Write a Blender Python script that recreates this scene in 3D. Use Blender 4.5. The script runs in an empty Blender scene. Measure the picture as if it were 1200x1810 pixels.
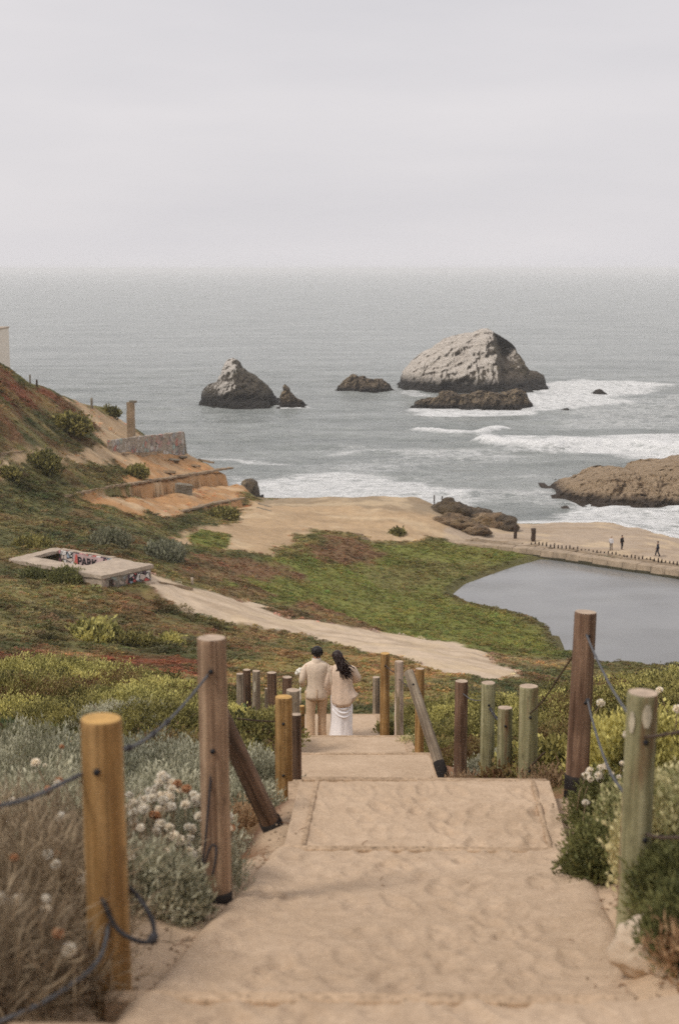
import bpy, bmesh, math, random
import numpy as np
from mathutils import Vector, Matrix

# ------------------------------------------------------------------ camera
HC = 40.0                       # camera height above the sea (m)
PITCH = math.radians(9.7)
FPX = 2514.0                    # focal length in photo pixels (50 mm on 36 mm tall frame)
sc = bpy.context.scene
cam = bpy.data.cameras.new('camera')
cam.sensor_fit = 'VERTICAL'; cam.sensor_width = 24; cam.sensor_height = 36; cam.lens = 50.0
cam.clip_start = 0.1; cam.clip_end = 120000
cam.dof.use_dof = True; cam.dof.focus_distance = 25.5; cam.dof.aperture_fstop = 2.4
camo = bpy.data.objects.new('camera', cam)
sc.collection.objects.link(camo)
camo.location = (0, 0, HC)
camo.rotation_euler = (math.pi/2 - PITCH, 0, 0)
sc.camera = camo

# ------------------------------------------------------------------ world, sun, exposure
SUN_EL, SUN_AZ = math.radians(52), math.radians(-120)   # azimuth from +Y, clockwise
w = bpy.data.worlds.new('World'); sc.world = w; w.use_nodes = True
nt = w.node_tree; nt.nodes.clear()
out = nt.nodes.new('ShaderNodeOutputWorld'); bg = nt.nodes.new('ShaderNodeBackground')
sky = nt.nodes.new('ShaderNodeTexSky'); sky.sky_type = 'NISHITA'; sky.sun_disc = False
sky.sun_elevation = SUN_EL; sky.sun_rotation = SUN_AZ; sky.air_density = 1.0; sky.dust_density = 3.0
tc = nt.nodes.new('ShaderNodeTexCoord'); mp = nt.nodes.new('ShaderNodeMapping')
mp.inputs['Scale'].default_value = (1.2, 1.2, 7.0)
n1 = nt.nodes.new('ShaderNodeTexNoise'); n1.inputs['Scale'].default_value = 2.2
n1.inputs['Detail'].default_value = 4; n1.inputs['Roughness'].default_value = 0.5
rp = nt.nodes.new('ShaderNodeValToRGB')
rp.color_ramp.elements[0].position = 0.30; rp.color_ramp.elements[0].color = (5.20, 5.06, 5.24, 1)
rp.color_ramp.elements[1].position = 0.72; rp.color_ramp.elements[1].color = (5.98, 5.74, 5.82, 1)
mx = nt.nodes.new('ShaderNodeMix'); mx.data_type = 'RGBA'; mx.inputs['Factor'].default_value = 0.96
L = nt.links.new
L(tc.outputs['Generated'], mp.inputs['Vector']); L(mp.outputs['Vector'], n1.inputs['Vector'])
L(n1.outputs['Fac'], rp.inputs['Fac']); L(sky.outputs['Color'], mx.inputs['A']); L(rp.outputs['Color'], mx.inputs['B'])
L(mx.outputs['Result'], bg.inputs['Color']); bg.inputs['Strength'].default_value = 0.1
L(bg.outputs['Background'], out.inputs['Surface'])

sun = bpy.data.lights.new('sun', 'SUN'); sun.energy = 1.5; sun.angle = math.radians(12); sun.color = (1.0, 0.94, 0.86)
suno = bpy.data.objects.new('sun', sun); sc.collection.objects.link(suno)
suno.rotation_euler = (math.pi/2 - SUN_EL, 0, math.pi - SUN_AZ)
suno.location = (-30, -30, 90)

sc.view_settings.view_transform = 'Standard'; sc.view_settings.look = 'None'
sc.view_settings.exposure = 0.42; sc.view_settings.gamma = 1.0; sc.view_settings.use_curve_mapping = False
sc.render.engine = 'CYCLES'
sc.cycles.max_bounces = 6; sc.cycles.diffuse_bounces = 3; sc.cycles.glossy_bounces = 3
sc.cycles.transmission_bounces = 2; sc.cycles.transparent_max_bounces = 4; sc.cycles.volume_bounces = 1
sc.cycles.use_denoising = False
sc.cycles.use_adaptive_sampling = True; sc.cycles.adaptive_threshold = 0.02

# ------------------------------------------------------------------ picture -> place
CP, SP = math.cos(PITCH), math.sin(PITCH)
def at(px, py, zc):
    """a point seen at photo pixel (px,py), zc metres in front of the camera"""
    x = (px-600)/FPX*zc; y = (905-py)/FPX*zc
    return Vector((x, zc*CP + y*SP, HC - zc*SP + y*CP))
def on_z(px, py, z):
    d = at(px, py, 1.0) - Vector((0, 0, HC)); t = (z-HC)/d.z
    return Vector((0, 0, HC)) + d*t
def z_at(Y, py):
    """height at which a point at ground distance Y shows at picture row py"""
    k = (905-py)/FPX
    return HC + Y*(k*CP-SP)/(CP+k*SP)

# ------------------------------------------------------------------ numpy noise
_rng = np.random.RandomState(7)
_perm = np.concatenate([_rng.permutation(256)]*3)
_vals = _rng.rand(256)
def _h(ix, iy, iz):
    return _vals[_perm[_perm[_perm[ix & 255] + (iy & 255)] + (iz & 255)]]
def vnoise(x, y, z=0.0):
    x = np.asarray(x, float); y = np.asarray(y, float); z = np.zeros_like(x)+z
    ix = np.floor(x).astype(int); iy = np.floor(y).astype(int); iz = np.floor(z).astype(int)
    fx = x-ix; fy = y-iy; fz = z-iz
    sx = fx*fx*(3-2*fx); sy = fy*fy*(3-2*fy); sz = fz*fz*(3-2*fz)
    r = 0
    for a in (0, 1):
        for b in (0, 1):
            for c in (0, 1):
                wgt = (sx if a else 1-sx)*(sy if b else 1-sy)*(sz if c else 1-sz)
                r = r + wgt*_h(ix+a, iy+b, iz+c)
    return r*2-1
def fbm(x, y, z=0.0, o=4, g=0.5):
    r = 0; a = 1.0; f = 1.0; t = 0
    for i in range(o):
        r = r + a*vnoise(np.asarray(x)*f+17.3*i, np.asarray(y)*f-9.1*i, np.asarray(z)*f+3.7*i); t += a
        a *= g; f *= 2.03
    return r/t
def sstep(a, b, x):
    t = np.clip((x-a)/(b-a), 0, 1); return t*t*(3-2*t)
def in_poly(x, y, poly):
    r = np.zeros(np.shape(x), bool); n = len(poly)
    for i in range(n):
        x0, y0 = poly[i]; x1, y1 = poly[(i+1) % n]
        if y0 == y1: continue
        c = ((y0 > y) != (y1 > y)) & (x < (x1-x0)*(y-y0)/(y1-y0)+x0)
        r ^= c
    return r
def seg_dist(x, y, pts, closed=True):
    d = np.full(np.shape(x), 1e9); n = len(pts)
    for i in range(n if closed else n-1):
        x0, y0 = pts[i]; x1, y1 = pts[(i+1) % n]
        dx, dy = x1-x0, y1-y0; q = dx*dx+dy*dy+1e-12
        t = np.clip(((x-x0)*dx+(y-y0)*dy)/q, 0, 1)
        d = np.minimum(d, np.hypot(x-x0-t*dx, y-y0-t*dy))
    return d
def sdist(x, y, poly):
    d = seg_dist(x, y, poly); return np.where(in_poly(x, y, poly), d, -d)

# ------------------------------------------------------------------ materials
def mat(name):
    m = bpy.data.materials.new(name); m.use_nodes = True
    n = m.node_tree.nodes; b = n['Principled BSDF']
    return m, m.node_tree, b
def nd(t, kind, **kw):
    n = t.nodes.new(kind)
    for k, v in kw.items():
        if k in n.inputs: n.inputs[k].default_value = v
        else: setattr(n, k, v)
    return n
def noise_fac(t, vec, scale, detail=4, rough=0.55):
    n = nd(t, 'ShaderNodeTexNoise', Scale=scale, Detail=detail, Roughness=rough)
    if vec is not None: t.links.new(vec, n.inputs['Vector'])
    return n.outputs['Fac']
def ramp(t, fac, stops):
    r = nd(t, 'ShaderNodeValToRGB'); e = r.color_ramp.elements
    while len(e) < len(stops): e.new(0.5)
    for i, (p, c) in enumerate(stops):
        e[i].position = p; e[i].color = tuple(c)+(1,) if len(c) == 3 else c
    t.links.new(fac, r.inputs['Fac']); return r.outputs['Color']
def mixc(t, fac, a, b, mode='MIX'):
    m = nd(t, 'ShaderNodeMix', data_type='RGBA', blend_type=mode)
    for s, v in (('Factor', fac), ('A', a), ('B', b)):
        if isinstance(v, (int, float)): m.inputs[s].default_value = v
        elif isinstance(v, tuple): m.inputs[s].default_value = v+(1,) if len(v) == 3 else v
        else: t.links.new(v, m.inputs[s])
    return m.outputs['Result']
def mathn(t, op, a, b=None, clamp=False):
    m = nd(t, 'ShaderNodeMath', operation=op, use_clamp=clamp)
    for i, v in enumerate((a, b)):
        if v is None: continue
        if isinstance(v, (int, float)): m.inputs[i].default_value = v
        else: t.links.new(v, m.inputs[i])
    return m.outputs[0]
def bump(t, b, h, strength, dist):
    n = nd(t, 'ShaderNodeBump', Strength=strength, Distance=dist)
    t.links.new(h, n.inputs['Height']); t.links.new(n.outputs['Normal'], b.inputs['Normal']); return n
def attr(t, name, typ='GEOMETRY'):
    a = nd(t, 'ShaderNodeAttribute', attribute_name=name, attribute_type=typ); return a
def pos(t): return nd(t, 'ShaderNodeNewGeometry').outputs['Position']
def srgb(r, g, b):
    return tuple(((c/255)/12.92 if c/255 <= .04045 else ((c/255+.055)/1.055)**2.4) for c in (r, g, b))

def simple_mat(name, col, rough=0.85, var=0.25, scale=6.0, bstr=0.0, bdist=0.01, coord='OBJ', spec=0.3, bscale=None):
    m, t, b = mat(name)
    if coord == 'OBJ': v = nd(t, 'ShaderNodeTexCoord').outputs['Object']
    else: v = pos(t)
    f = noise_fac(t, v, scale, 6, 0.6)
    lo = tuple(c*(1-var) for c in col); hi = tuple(min(1, c*(1+var)) for c in col)
    t.links.new(ramp(t, f, [(0.3, lo), (0.7, hi)]), b.inputs['Base Color'])
    b.inputs['Roughness'].default_value = rough; b.inputs['Specular IOR Level'].default_value = spec
    if bstr: bump(t, b, noise_fac(t, v, bscale or scale*4, 5, 0.65), bstr, bdist)
    return m

# ------------------------------------------------------------------ mesh builder
def link(o, parent=None):
    sc.collection.objects.link(o)
    if parent is not None: o.parent = parent
    return o
def tag(o, label=None, cat=None, group=None, kind=None):
    for k, v in (('label', label), ('category', cat), ('group', group), ('kind', kind)):
        if v: o[k] = v
    return o
def empty(name, loc, rz=0.0):
    o = bpy.data.objects.new(name, None); o.location = loc; o.rotation_euler = (0, 0, rz)
    o.empty_display_size = 0.1
    return link(o)
def np_mesh(name, V, F, mats=(), smooth=True, attrs=None, mi=None):
    """V (n,3) array, F (m,k) array of equal-sized faces"""
    V = np.asarray(V, np.float32); F = np.asarray(F, np.int32)
    me = bpy.data.meshes.new(name)
    me.vertices.add(len(V)); me.vertices.foreach_set('co', V.ravel())
    k = F.shape[1]
    me.loops.add(F.size); me.loops.foreach_set('vertex_index', F.ravel())
    me.polygons.add(len(F)); me.polygons.foreach_set('loop_start', np.arange(len(F), dtype=np.int32)*k)
    me.polygons.foreach_set('use_smooth', np.full(len(F), smooth))
    for m in mats: me.materials.append(m)
    if mi is not None: me.polygons.foreach_set('material_index', np.asarray(mi, np.int32))
    for an, av in (attrs or {}).items():
        av = np.asarray(av, np.float32)
        if av.ndim == 2:
            a = me.attributes.new(an, 'FLOAT_COLOR', 'POINT')
            if av.shape[1] == 3: av = np.c_[av, np.ones(len(av), np.float32)]
            a.data.foreach_set('color', av.ravel())
        else:
            a = me.attributes.new(an, 'FLOAT', 'POINT'); a.data.foreach_set('value', av)
    me.update(calc_edges=True); me.validate()
    return me
def mesh_obj(name, me, parent=None):
    return link(bpy.data.objects.new(name, me), parent)
def grid_faces(nr, ncol):
    i = np.arange(nr-1)[:, None]*ncol + np.arange(ncol-1)[None, :]
    i = i.ravel(); return np.stack([i, i+1, i+ncol+1, i+ncol], 1)

class MB:
    def __init__(s): s.v = []; s.f = []; s.m = []
    def add(s, vs, fs, mi=0):
        b = len(s.v); s.v += [tuple(v) for v in vs]
        for f in fs: s.f.append([b+i for i in f]); s.m.append(mi)
    def box(s, c, size, M=None, mi=0):
        hx, hy, hz = (q/2 for q in size); vs = []
        for dz in (-hz, hz):
            for dx, dy in ((-hx, -hy), (hx, -hy), (hx, hy), (-hx, hy)):
                p = Vector((dx, dy, dz))
                if M is not None: p = M @ p
                vs.append(Vector(c)+p)
        s.add(vs, [(3, 2, 1, 0), (4, 5, 6, 7), (0, 1, 5, 4), (1, 2, 6, 5), (2, 3, 7, 6), (3, 0, 4, 7)], mi)
    def hexa(s, q0, q1, mi=0):
        """solid between two quads (4 points each)"""
        s.add(list(q0)+list(q1), [(3, 2, 1, 0), (4, 5, 6, 7), (0, 1, 5, 4), (1, 2, 6, 5), (2, 3, 7, 6), (3, 0, 4, 7)], mi)
    def tube(s, pts, rad, seg=10, caps=True, mi=0, up=(0, 1, 0), jit=0.0, rnd=None, wob=None):
        pts = [Vector(p) for p in pts]; n = len(pts); vs = []; ref = Vector(up)
        for i, p in enumerate(pts):
            d = (pts[min(i+1, n-1)]-pts[max(i-1, 0)]).normalized()
            x = ref.cross(d)
            if x.length < 1e-4: x = Vector((1, 0, 0)).cross(d)
            x.normalize(); y = d.cross(x)
            r = rad[i] if isinstance(rad, (list, tuple)) else rad
            rx, ry = r if isinstance(r, (tuple, list)) else (r, r)
            for k in range(seg):
                a = 2*math.pi*k/seg; q = 1.0
                if jit and rnd: q += rnd.uniform(-jit, jit)
                if wob: q *= wob(i/(n-1), a)
                vs.append(p + x*(math.cos(a)*rx*q) + y*(math.sin(a)*ry*q))
        fs = []
        for i in range(n-1):
            for k in range(seg):
                k2 = (k+1) % seg
                fs.append((i*seg+k, i*seg+k2, (i+1)*seg+k2, (i+1)*seg+k))
        if caps:
            fs.append(tuple(range(seg))[::-1]); fs.append(tuple((n-1)*seg+k for k in range(seg)))
        s.add(vs, fs, mi)
    def rings(s, rs, seg=20, caps=True, mi=0, fn=None):
        """rs: list of (center, rx, ry); horizontal rings; fn(t,a)->radius factor"""
        vs = []; n = len(rs)
        for i, (c, rx, ry) in enumerate(rs):
            for k in range(seg):
                a = 2*math.pi*k/seg; q = fn(i/(n-1), a) if fn else 1.0
                vs.append((c[0]+rx*q*math.cos(a), c[1]+ry*q*math.sin(a), c[2]))
        fs = [(i*seg+k, i*seg+(k+1) % seg, (i+1)*seg+(k+1) % seg, (i+1)*seg+k) for i in range(n-1) for k in range(seg)]
        if caps:
            fs.append(tuple(range(seg))[::-1]); fs.append(tuple((n-1)*seg+k for k in range(seg)))
        s.add(vs, fs, mi)
    def ball(s, c, r, seg=8, ring=6, mi=0, sc3=(1, 1, 1)):
        rs = []
        vs = [(c[0], c[1], c[2]-r*sc3[2])]
        for i in range(1, ring):
            ph = math.pi*i/ring-math.pi/2
            for k in range(seg):
                a = 2*math.pi*k/seg
                vs.append((c[0]+r*sc3[0]*math.cos(ph)*math.cos(a), c[1]+r*sc3[1]*math.cos(ph)*math.sin(a), c[2]+r*sc3[2]*math.sin(ph)))
        vs.append((c[0], c[1], c[2]+r*sc3[2])); fs = []
        for k in range(seg): fs.append((0, 1+(k+1) % seg, 1+k))
        for i in range(ring-2):
            for k in range(seg):
                a = 1+i*seg+k; b = 1+i*seg+(k+1) % seg
                fs.append((a, b, b+seg, a+seg))
        b0 = 1+(ring-2)*seg; top = len(vs)-1
        for k in range(seg): fs.append((b0+k, b0+(k+1) % seg, top))
        s.add(vs, fs, mi)
    def mesh(s, name, mats, smooth=True):
        me = bpy.data.meshes.new(name); me.from_pydata(s.v, [], s.f)
        if not isinstance(mats, (list, tuple)): mats = [mats]
        for m in mats: me.materials.append(m)
        me.polygons.foreach_set('material_index', np.array(s.m, np.int32))
        me.polygons.foreach_set('use_smooth', np.full(len(s.f), smooth)); me.update(); return me
    def build(s, name, mats, parent=None, smooth=True, origin=None):
        if origin is not None:
            o3 = Vector(origin); s.v = [tuple(Vector(v)-o3) for v in s.v]
        o = mesh_obj(name, s.mesh(name, mats, smooth), parent)
        if origin is not None: o.location = origin
        return o

# ------------------------------------------------------------------ stair line
# treads: (y start, y end, z start, z end), z relative to camera
TREADS = [(0.6, 2.2, -1.62, -1.70), (2.2, 3.55, -1.95, -2.05), (3.55, 4.815, -2.42, -2.635),
          (4.815, 8.678, -2.86, -3.70), (8.678, 10.36, -3.80, -3.853),
          (10.36, 11.2, -4.16, -4.18), (11.2, 12.0, -4.46, -4.48), (12.0, 12.8, -4.77, -4.79), (12.8, 13.65, -5.08, -5.10),
          (13.65, 14.5, -5.40, -5.42), (14.5, 15.4, -5.72, -5.74), (15.4, 16.3, -6.03, -6.05), (16.3, 18.18, -6.35, -6.39),
          (18.18, 18.9, -6.68, -6.69), (18.9, 19.6, -6.96, -6.97), (19.6, 21.59, -7.26, -7.30),
          (21.59, 22.24, -7.55, -7.56), (22.24, 22.9, -7.83, -7.84), (22.9, 23.55, -8.10, -8.11), (23.55, 26.44, -8.40, -8.50),
          (26.44, 27.4, -8.86, -8.88), (27.4, 28.4, -9.20, -9.22), (28.4, 29.5, -9.55, -9.57), (29.5, 30.8, -9.95, -9.98)]
_ey = [0, 4.815, 8.678, 10.36, 18.18, 26.44, 31]
_el = [-1.05, -0.87, -0.385, -0.30, -0.62, -1.17, -1.5]
_er = [0.75, 1.03, 1.52, 1.60, 1.24, 0.74, 0.45]
def edge_l(y): return np.interp(y, _ey, _el)
def edge_r(y): return np.interp(y, _ey, _er)
_py, _pz = [-6], [1.0]
for (a, b, za, zb) in TREADS: _py += [a+.02, b-.02]; _pz += [za, zb]
_py += [40, 55, 71, 95, 110, 130, 160, 200, 300]
_pz += [-13.2, -18.1, -22, -26.8, -30, -32.5, -35, -34.5, -34]
_ys = np.array([-6, 0, 4.8, 8.7, 10.4, 16.5, 18.2, 21.6, 24, 26.4, 31, 40, 55, 71, 95, 110, 130, 160, 200, 300.])
_zs = np.array([1, -1.6, -2.75, -3.85, -4.0, -6.35, -6.65, -7.55, -8.4, -8.8, -10.2, -13.2, -18.1, -22, -26.8, -30, -32.5, -35, -34.5, -34])
def prof(y): return np.interp(y, _ys, _zs)      # mean slope
def prof_step(y): return np.interp(y, _py, _pz)  # with the steps

# ------------------------------------------------------------------ terrain height
CT = []   # control points (x, y, z abs)
def cz(px, py, z): p = on_z(px, py, z); CT.append((p.x, p.y, p.z))
def cd(px, py, zc): p = at(px, py, zc); CT.append(tuple(p))
def cw(x, y, zrel): CT.append((x, y, HC+zrel))
for a in [(600,1240,18),(450,1236,18.5),(600,1190,13.5),(700,1175,12),(400,1160,14),(200,1198,17),(0,1180,17.5),
          (880,1185,10),(740,1150,9.3),(600,1130,9.2),(450,1085,10.5),(320,1045,12.6),(300,1036,13.1),
          (200,1100,13.6),(100,1100,14.8),(0,1080,16),(0,1020,15.6),(100,1040,14.6),(180,1037,14.3),(272,1020,14.0),
          (600,1050,6),(700,1090,5.2),(900,1110,3.4),(970,1135,3.3),(780,1050,3.3),(850,1010,3.3),(920,985,3.5),(800,965,4.2),(700,970,4.6),
          (600,1000,5.6),(500,1040,8.0),(450,1000,8.4),(380,965,9.3),(350,1000,11.2),(290,1000,12.6),
          (470,905,7.2),(600,905,6.6),(700,920,6.1),(770,930,5.2),(560,880,6.8),(740,884,6.3),(800,948,4.3),(500,960,7.5),(600,955,6.2),
          (0,645,27.5),(60,685,24.3),(130,712,21.6),(190,727,19.3),(250,768,15.3),(330,803,12.0),(420,848,8.6),(447,880,6.8),
          (0,720,24),(100,760,19.8),(0,800,20.3),(60,830,18),(200,800,15.6),(200,850,14.4),(120,880,15.2),(300,850,11.6),(300,900,10.4),
          (400,892,8.1),(200,920,13.8),(0,900,16.2),(0,960,15.0),(200,975,14.0),(300,950,11.0),(400,930,8.3),(100,945,14.6),
          (1000,930,2.0),(1150,950,1.6),(930,930,1.6),(1060,924,0.2),(1200,955,0.2),(910,924,0.4),(1300,990,0.2),(860,945,3.6),(1000,967,3.4),(1200,990,3.2),
          (1000,1050,2.6),(1200,1100,2.6),(1200,1030,2.6),(1350,1100,3.6),(1050,1158,3.4),(1200,1162,3.4),(1350,1170,5)]:
    cz(*a)
# near hill, camera-relative heights
for a in [(-62,188,-8),(-62,160,-13),(-60,130,-18),(-50,105,-20),(-42,85,-20)]: cw(*a)
for y in (-3, 1, 4.8, 8.7, 10.4, 14, 18, 22, 26, 31):
    cw(0.5*(edge_l(y)+edge_r(y)), y, float(prof(y)))
for (x, y, z) in [(-1.05,5.0,-2.76),(-.75,7.26,-3.26),(-.62,10.4,-4.30),(-.6,12.0,-4.80),(-.75,13.3,-5.1),(-1.3,22.7,-7.6),(-2,28,-9.1),
                  (1.45,6.3,-2.93),(1.9,10.4,-3.88),(1.9,12.7,-4.75),(1.75,15.2,-5.6),(1.6,17.6,-6.45),(1.3,20,-7.2),(1.05,24,-8.3),
                  (-2.2,4,-2.35),(-2.4,6,-2.85),(-2.5,9,-3.85),(-3,13,-5.0),(-4,18,-6.4),(-5,24,-8.0),(-6,30,-9.4),(-7,36,-10.8),(-2,36,-11.7),
                  (-14,36,-10.4),(-9,44,-14.4),(-3,45,-14.9),(-16,46,-14.2),(-22,60,-17.8),(-10,60,-19.2),
                  (2.6,5,-2.35),(3.2,8,-2.9),(3.4,11,-3.8),(3.6,14,-4.9),(4.5,18,-6.2),(6,24,-7.7),(8,30,-9.5),(10,38,-11.7),(6,38,-12.1),
                  (14,50,-16.5),(8,50,-16.6),(18,70,-23),(14,90,-27.5),(26,90,-30),(3,60,-19.4),(30,110,-34.5),(-5,-2,-.5),(5,-2,-.5),(-8,6,-1.8),(8,6,-1.6),(-10,15,-4),(10,15,-3.8),(-16,24,-7),(16,24,-6.8)]:
    cw(x, y, z)
CT = np.array(CT)
def _uv(x, y):
    yy = np.maximum(y+7.0, 0.5)
    return x/yy*3.0, np.log(yy)*1.6
def _tps(r2): return 0.5*r2*np.log(r2+1e-9)
_cu, _cv = _uv(CT[:, 0], CT[:, 1])
_res = CT[:, 2]-HC-prof(CT[:, 1])
_n = len(CT)
_A = _tps((_cu[:, None]-_cu[None])**2+(_cv[:, None]-_cv[None])**2) + np.eye(_n)*0.002
_P = np.c_[np.ones(_n), _cu, _cv]
_M = np.block([[_A, _P], [_P.T, np.zeros((3, 3))]])
_wt = np.linalg.solve(_M, np.r_[_res, np.zeros(3)])
def h_base(x, y):
    x = np.asarray(x, float); y = np.asarray(y, float); sh = x.shape
    x = x.ravel(); y = y.ravel(); r = np.zeros(len(x))
    for i in range(0, len(x), 40000):
        u, v = _uv(x[i:i+40000], y[i:i+40000])
        K = _tps((u[:, None]-_cu[None])**2+(v[:, None]-_cv[None])**2)
        r[i:i+40000] = K @ _wt[:_n] + _wt[_n] + _wt[_n+1]*u + _wt[_n+2]*v
    return (HC + prof(y) + r).reshape(sh)
def wpoly(pts, z): return [tuple(on_z(px, py, z)[:2]) for px, py in pts]

POOL_Z = 3.0
POOL = wpoly([(952,986),(900,1000),(868,1011),(812,1031),(789,1050),(815,1064),(880,1078),(940,1090),(968,1108),(982,1140),(988,1158),
              (1060,1176),(1200,1182),(1400,1190),(1500,1060),(1330,1030),(1200,1013),(1080,998)], POOL_Z)
_coast = [(0,641,27.6),(60,682,24.4),(130,709,21.7),(190,724,19.4),(250,764,15.4),(330,800,12.1),(420,846,8.7),(450,879,6.9),(560,877,6.9),(740,881,6.4),
          (792,898,5.4),(850,922,3.2),(905,922,0.5),(1060,922,0.1),(1200,953,0.1),(1300,985,0.1),(1700,1120,0.1)]
COAST = [tuple(on_z(*c)[:2]) for c in _coast] + [(140, 60), (90, -20), (-90, -20), (-140, 120), (-120, 205), (-70, 200)]
RUIN = [on_z(15,988,15.5), on_z(95,968,15.5), on_z(272,998,15.5), on_z(180,1018,15.5)]
_ruin2 = [(p.x, p.y) for p in RUIN]

def h_full(x, y, detail=True):
    """terrain height with the stair cut, pool bed, coast and small relief"""
    x = np.asarray(x, float); y = np.asarray(y, float)
    z = h_base(x, y)
    far = sstep(25, 110, y)
    if detail:
        z = z + far*(0.55*fbm(x/9, y/9, 1.0, 4) + 0.25*fbm(x/2.2, y/2.2, 2.0, 3))
        z = z + (1-far)*(0.10*fbm(x/1.6, y/1.6, 3.0, 4) + 0.035*fbm(x/.28, y/.28, 4.0, 3))
        # eroded gullies on the orange headland
        oc = sstep(-3, 4, sdist(x, y, ORANGE))
        z = z + oc*(np.abs(fbm(x/4.5+5, y/8, 5.0, 3))*-.7+0.15) + oc*0.22*fbm(x/1.1, y/1.1, 6.0, 3)
    # earth cut away below the concrete kerbs
    for kb, drop in KERBS:
        kx = np.array([q[0] for q in kb]); ky = np.interp(x, kx, [q[1] for q in kb])
        d = ky-.3-y
        w_ = sstep(kx[0]-.5, kx[0]+6, x)*(1-sstep(kx[-1]-.5, kx[-1]+2.5, x))
        z = z - w_*drop*sstep(0, 1.0, d)*np.exp(-np.maximum(d-1.0, 0)/7)
    # pool
    sd = sdist(x, y, POOL)
    zz = np.maximum(z, POOL_Z+0.12)
    near = (y > 112) & (sd > -30) & (y < 185)
    z = np.where(near & (sd <= 0), np.where(z < POOL_Z+0.12, zz, z), z)
    z = np.where(sd > 0, np.minimum(z, POOL_Z + 0.1 - 1.2*sstep(0, 4, sd)), z)
    # coast
    sd = sdist(x, y, COAST) + (0.9*fbm(x/5, y/5, 8.0, 3) if detail else 0)
    k = sstep(0.0, -5.0, sd)
    z = z*(1-k) + (-4.0)*k
    inr = sdist(x, y, _ruin2); z = np.where(inr > .5, np.minimum(z, 13.4), z)
    # stair cut
    spill = (y > 3.6)*(y < 8.75)
    dl = edge_l(y) - x; dr = x - edge_r(y)
    dd = np.maximum(dl, dr)
    st = HC + prof_step(y) - 0.10*(1-spill*sstep(-.06, .06, dd)) + .02*fbm(x/.3, y/.3, 41.0, 3)*(dd > 0)
    k = 1 - sstep(0.02, 0.55, dd)
    k = k*(1-sstep(29, 31, y))
    return z*(1-k) + st*k

ORANGE = []; KERBS = []
def hit(px, py, t0=2.0, t1=420.0, fn=None):
    d = at(px, py, 1.0)-Vector((0, 0, HC))
    ts = np.exp(np.linspace(math.log(t0), math.log(t1), 900))
    zz = HC + d.z*ts; hh = (fn or h_base)(d.x*ts, d.y*ts)
    i = np.argmax(zz < hh)
    if not (zz < hh).any(): i = len(ts)-1
    if i > 0:
        a = zz[i-1]-hh[i-1]; b = hh[i]-zz[i]; t = ts[i-1]+(ts[i]-ts[i-1])*a/max(a+b, 1e-9)
    else: t = ts[0]
    return Vector((d.x*t, d.y*t, HC+d.z*t))
def hpoly(pts, t0=45.0): return [tuple(hit(px, py, t0)[:2]) for px, py in pts]
ORANGE = hpoly([(190,780),(330,775),(350,812),(420,842),(440,890),(330,905),(250,915),(180,888),(150,880),(210,855),(215,835),(185,805)])
KERBS = [([tuple(hit(px, py, 60)[:2]) for px, py in [(122,880),(170,871),(220,863),(270,856),(320,848),(365,841),(413,834)]], 1.9),
         ([tuple(hit(px, py, 60)[:2]) for px, py in [(325,907),(360,899),(400,890),(434,884)]], 1.0)]
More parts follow.
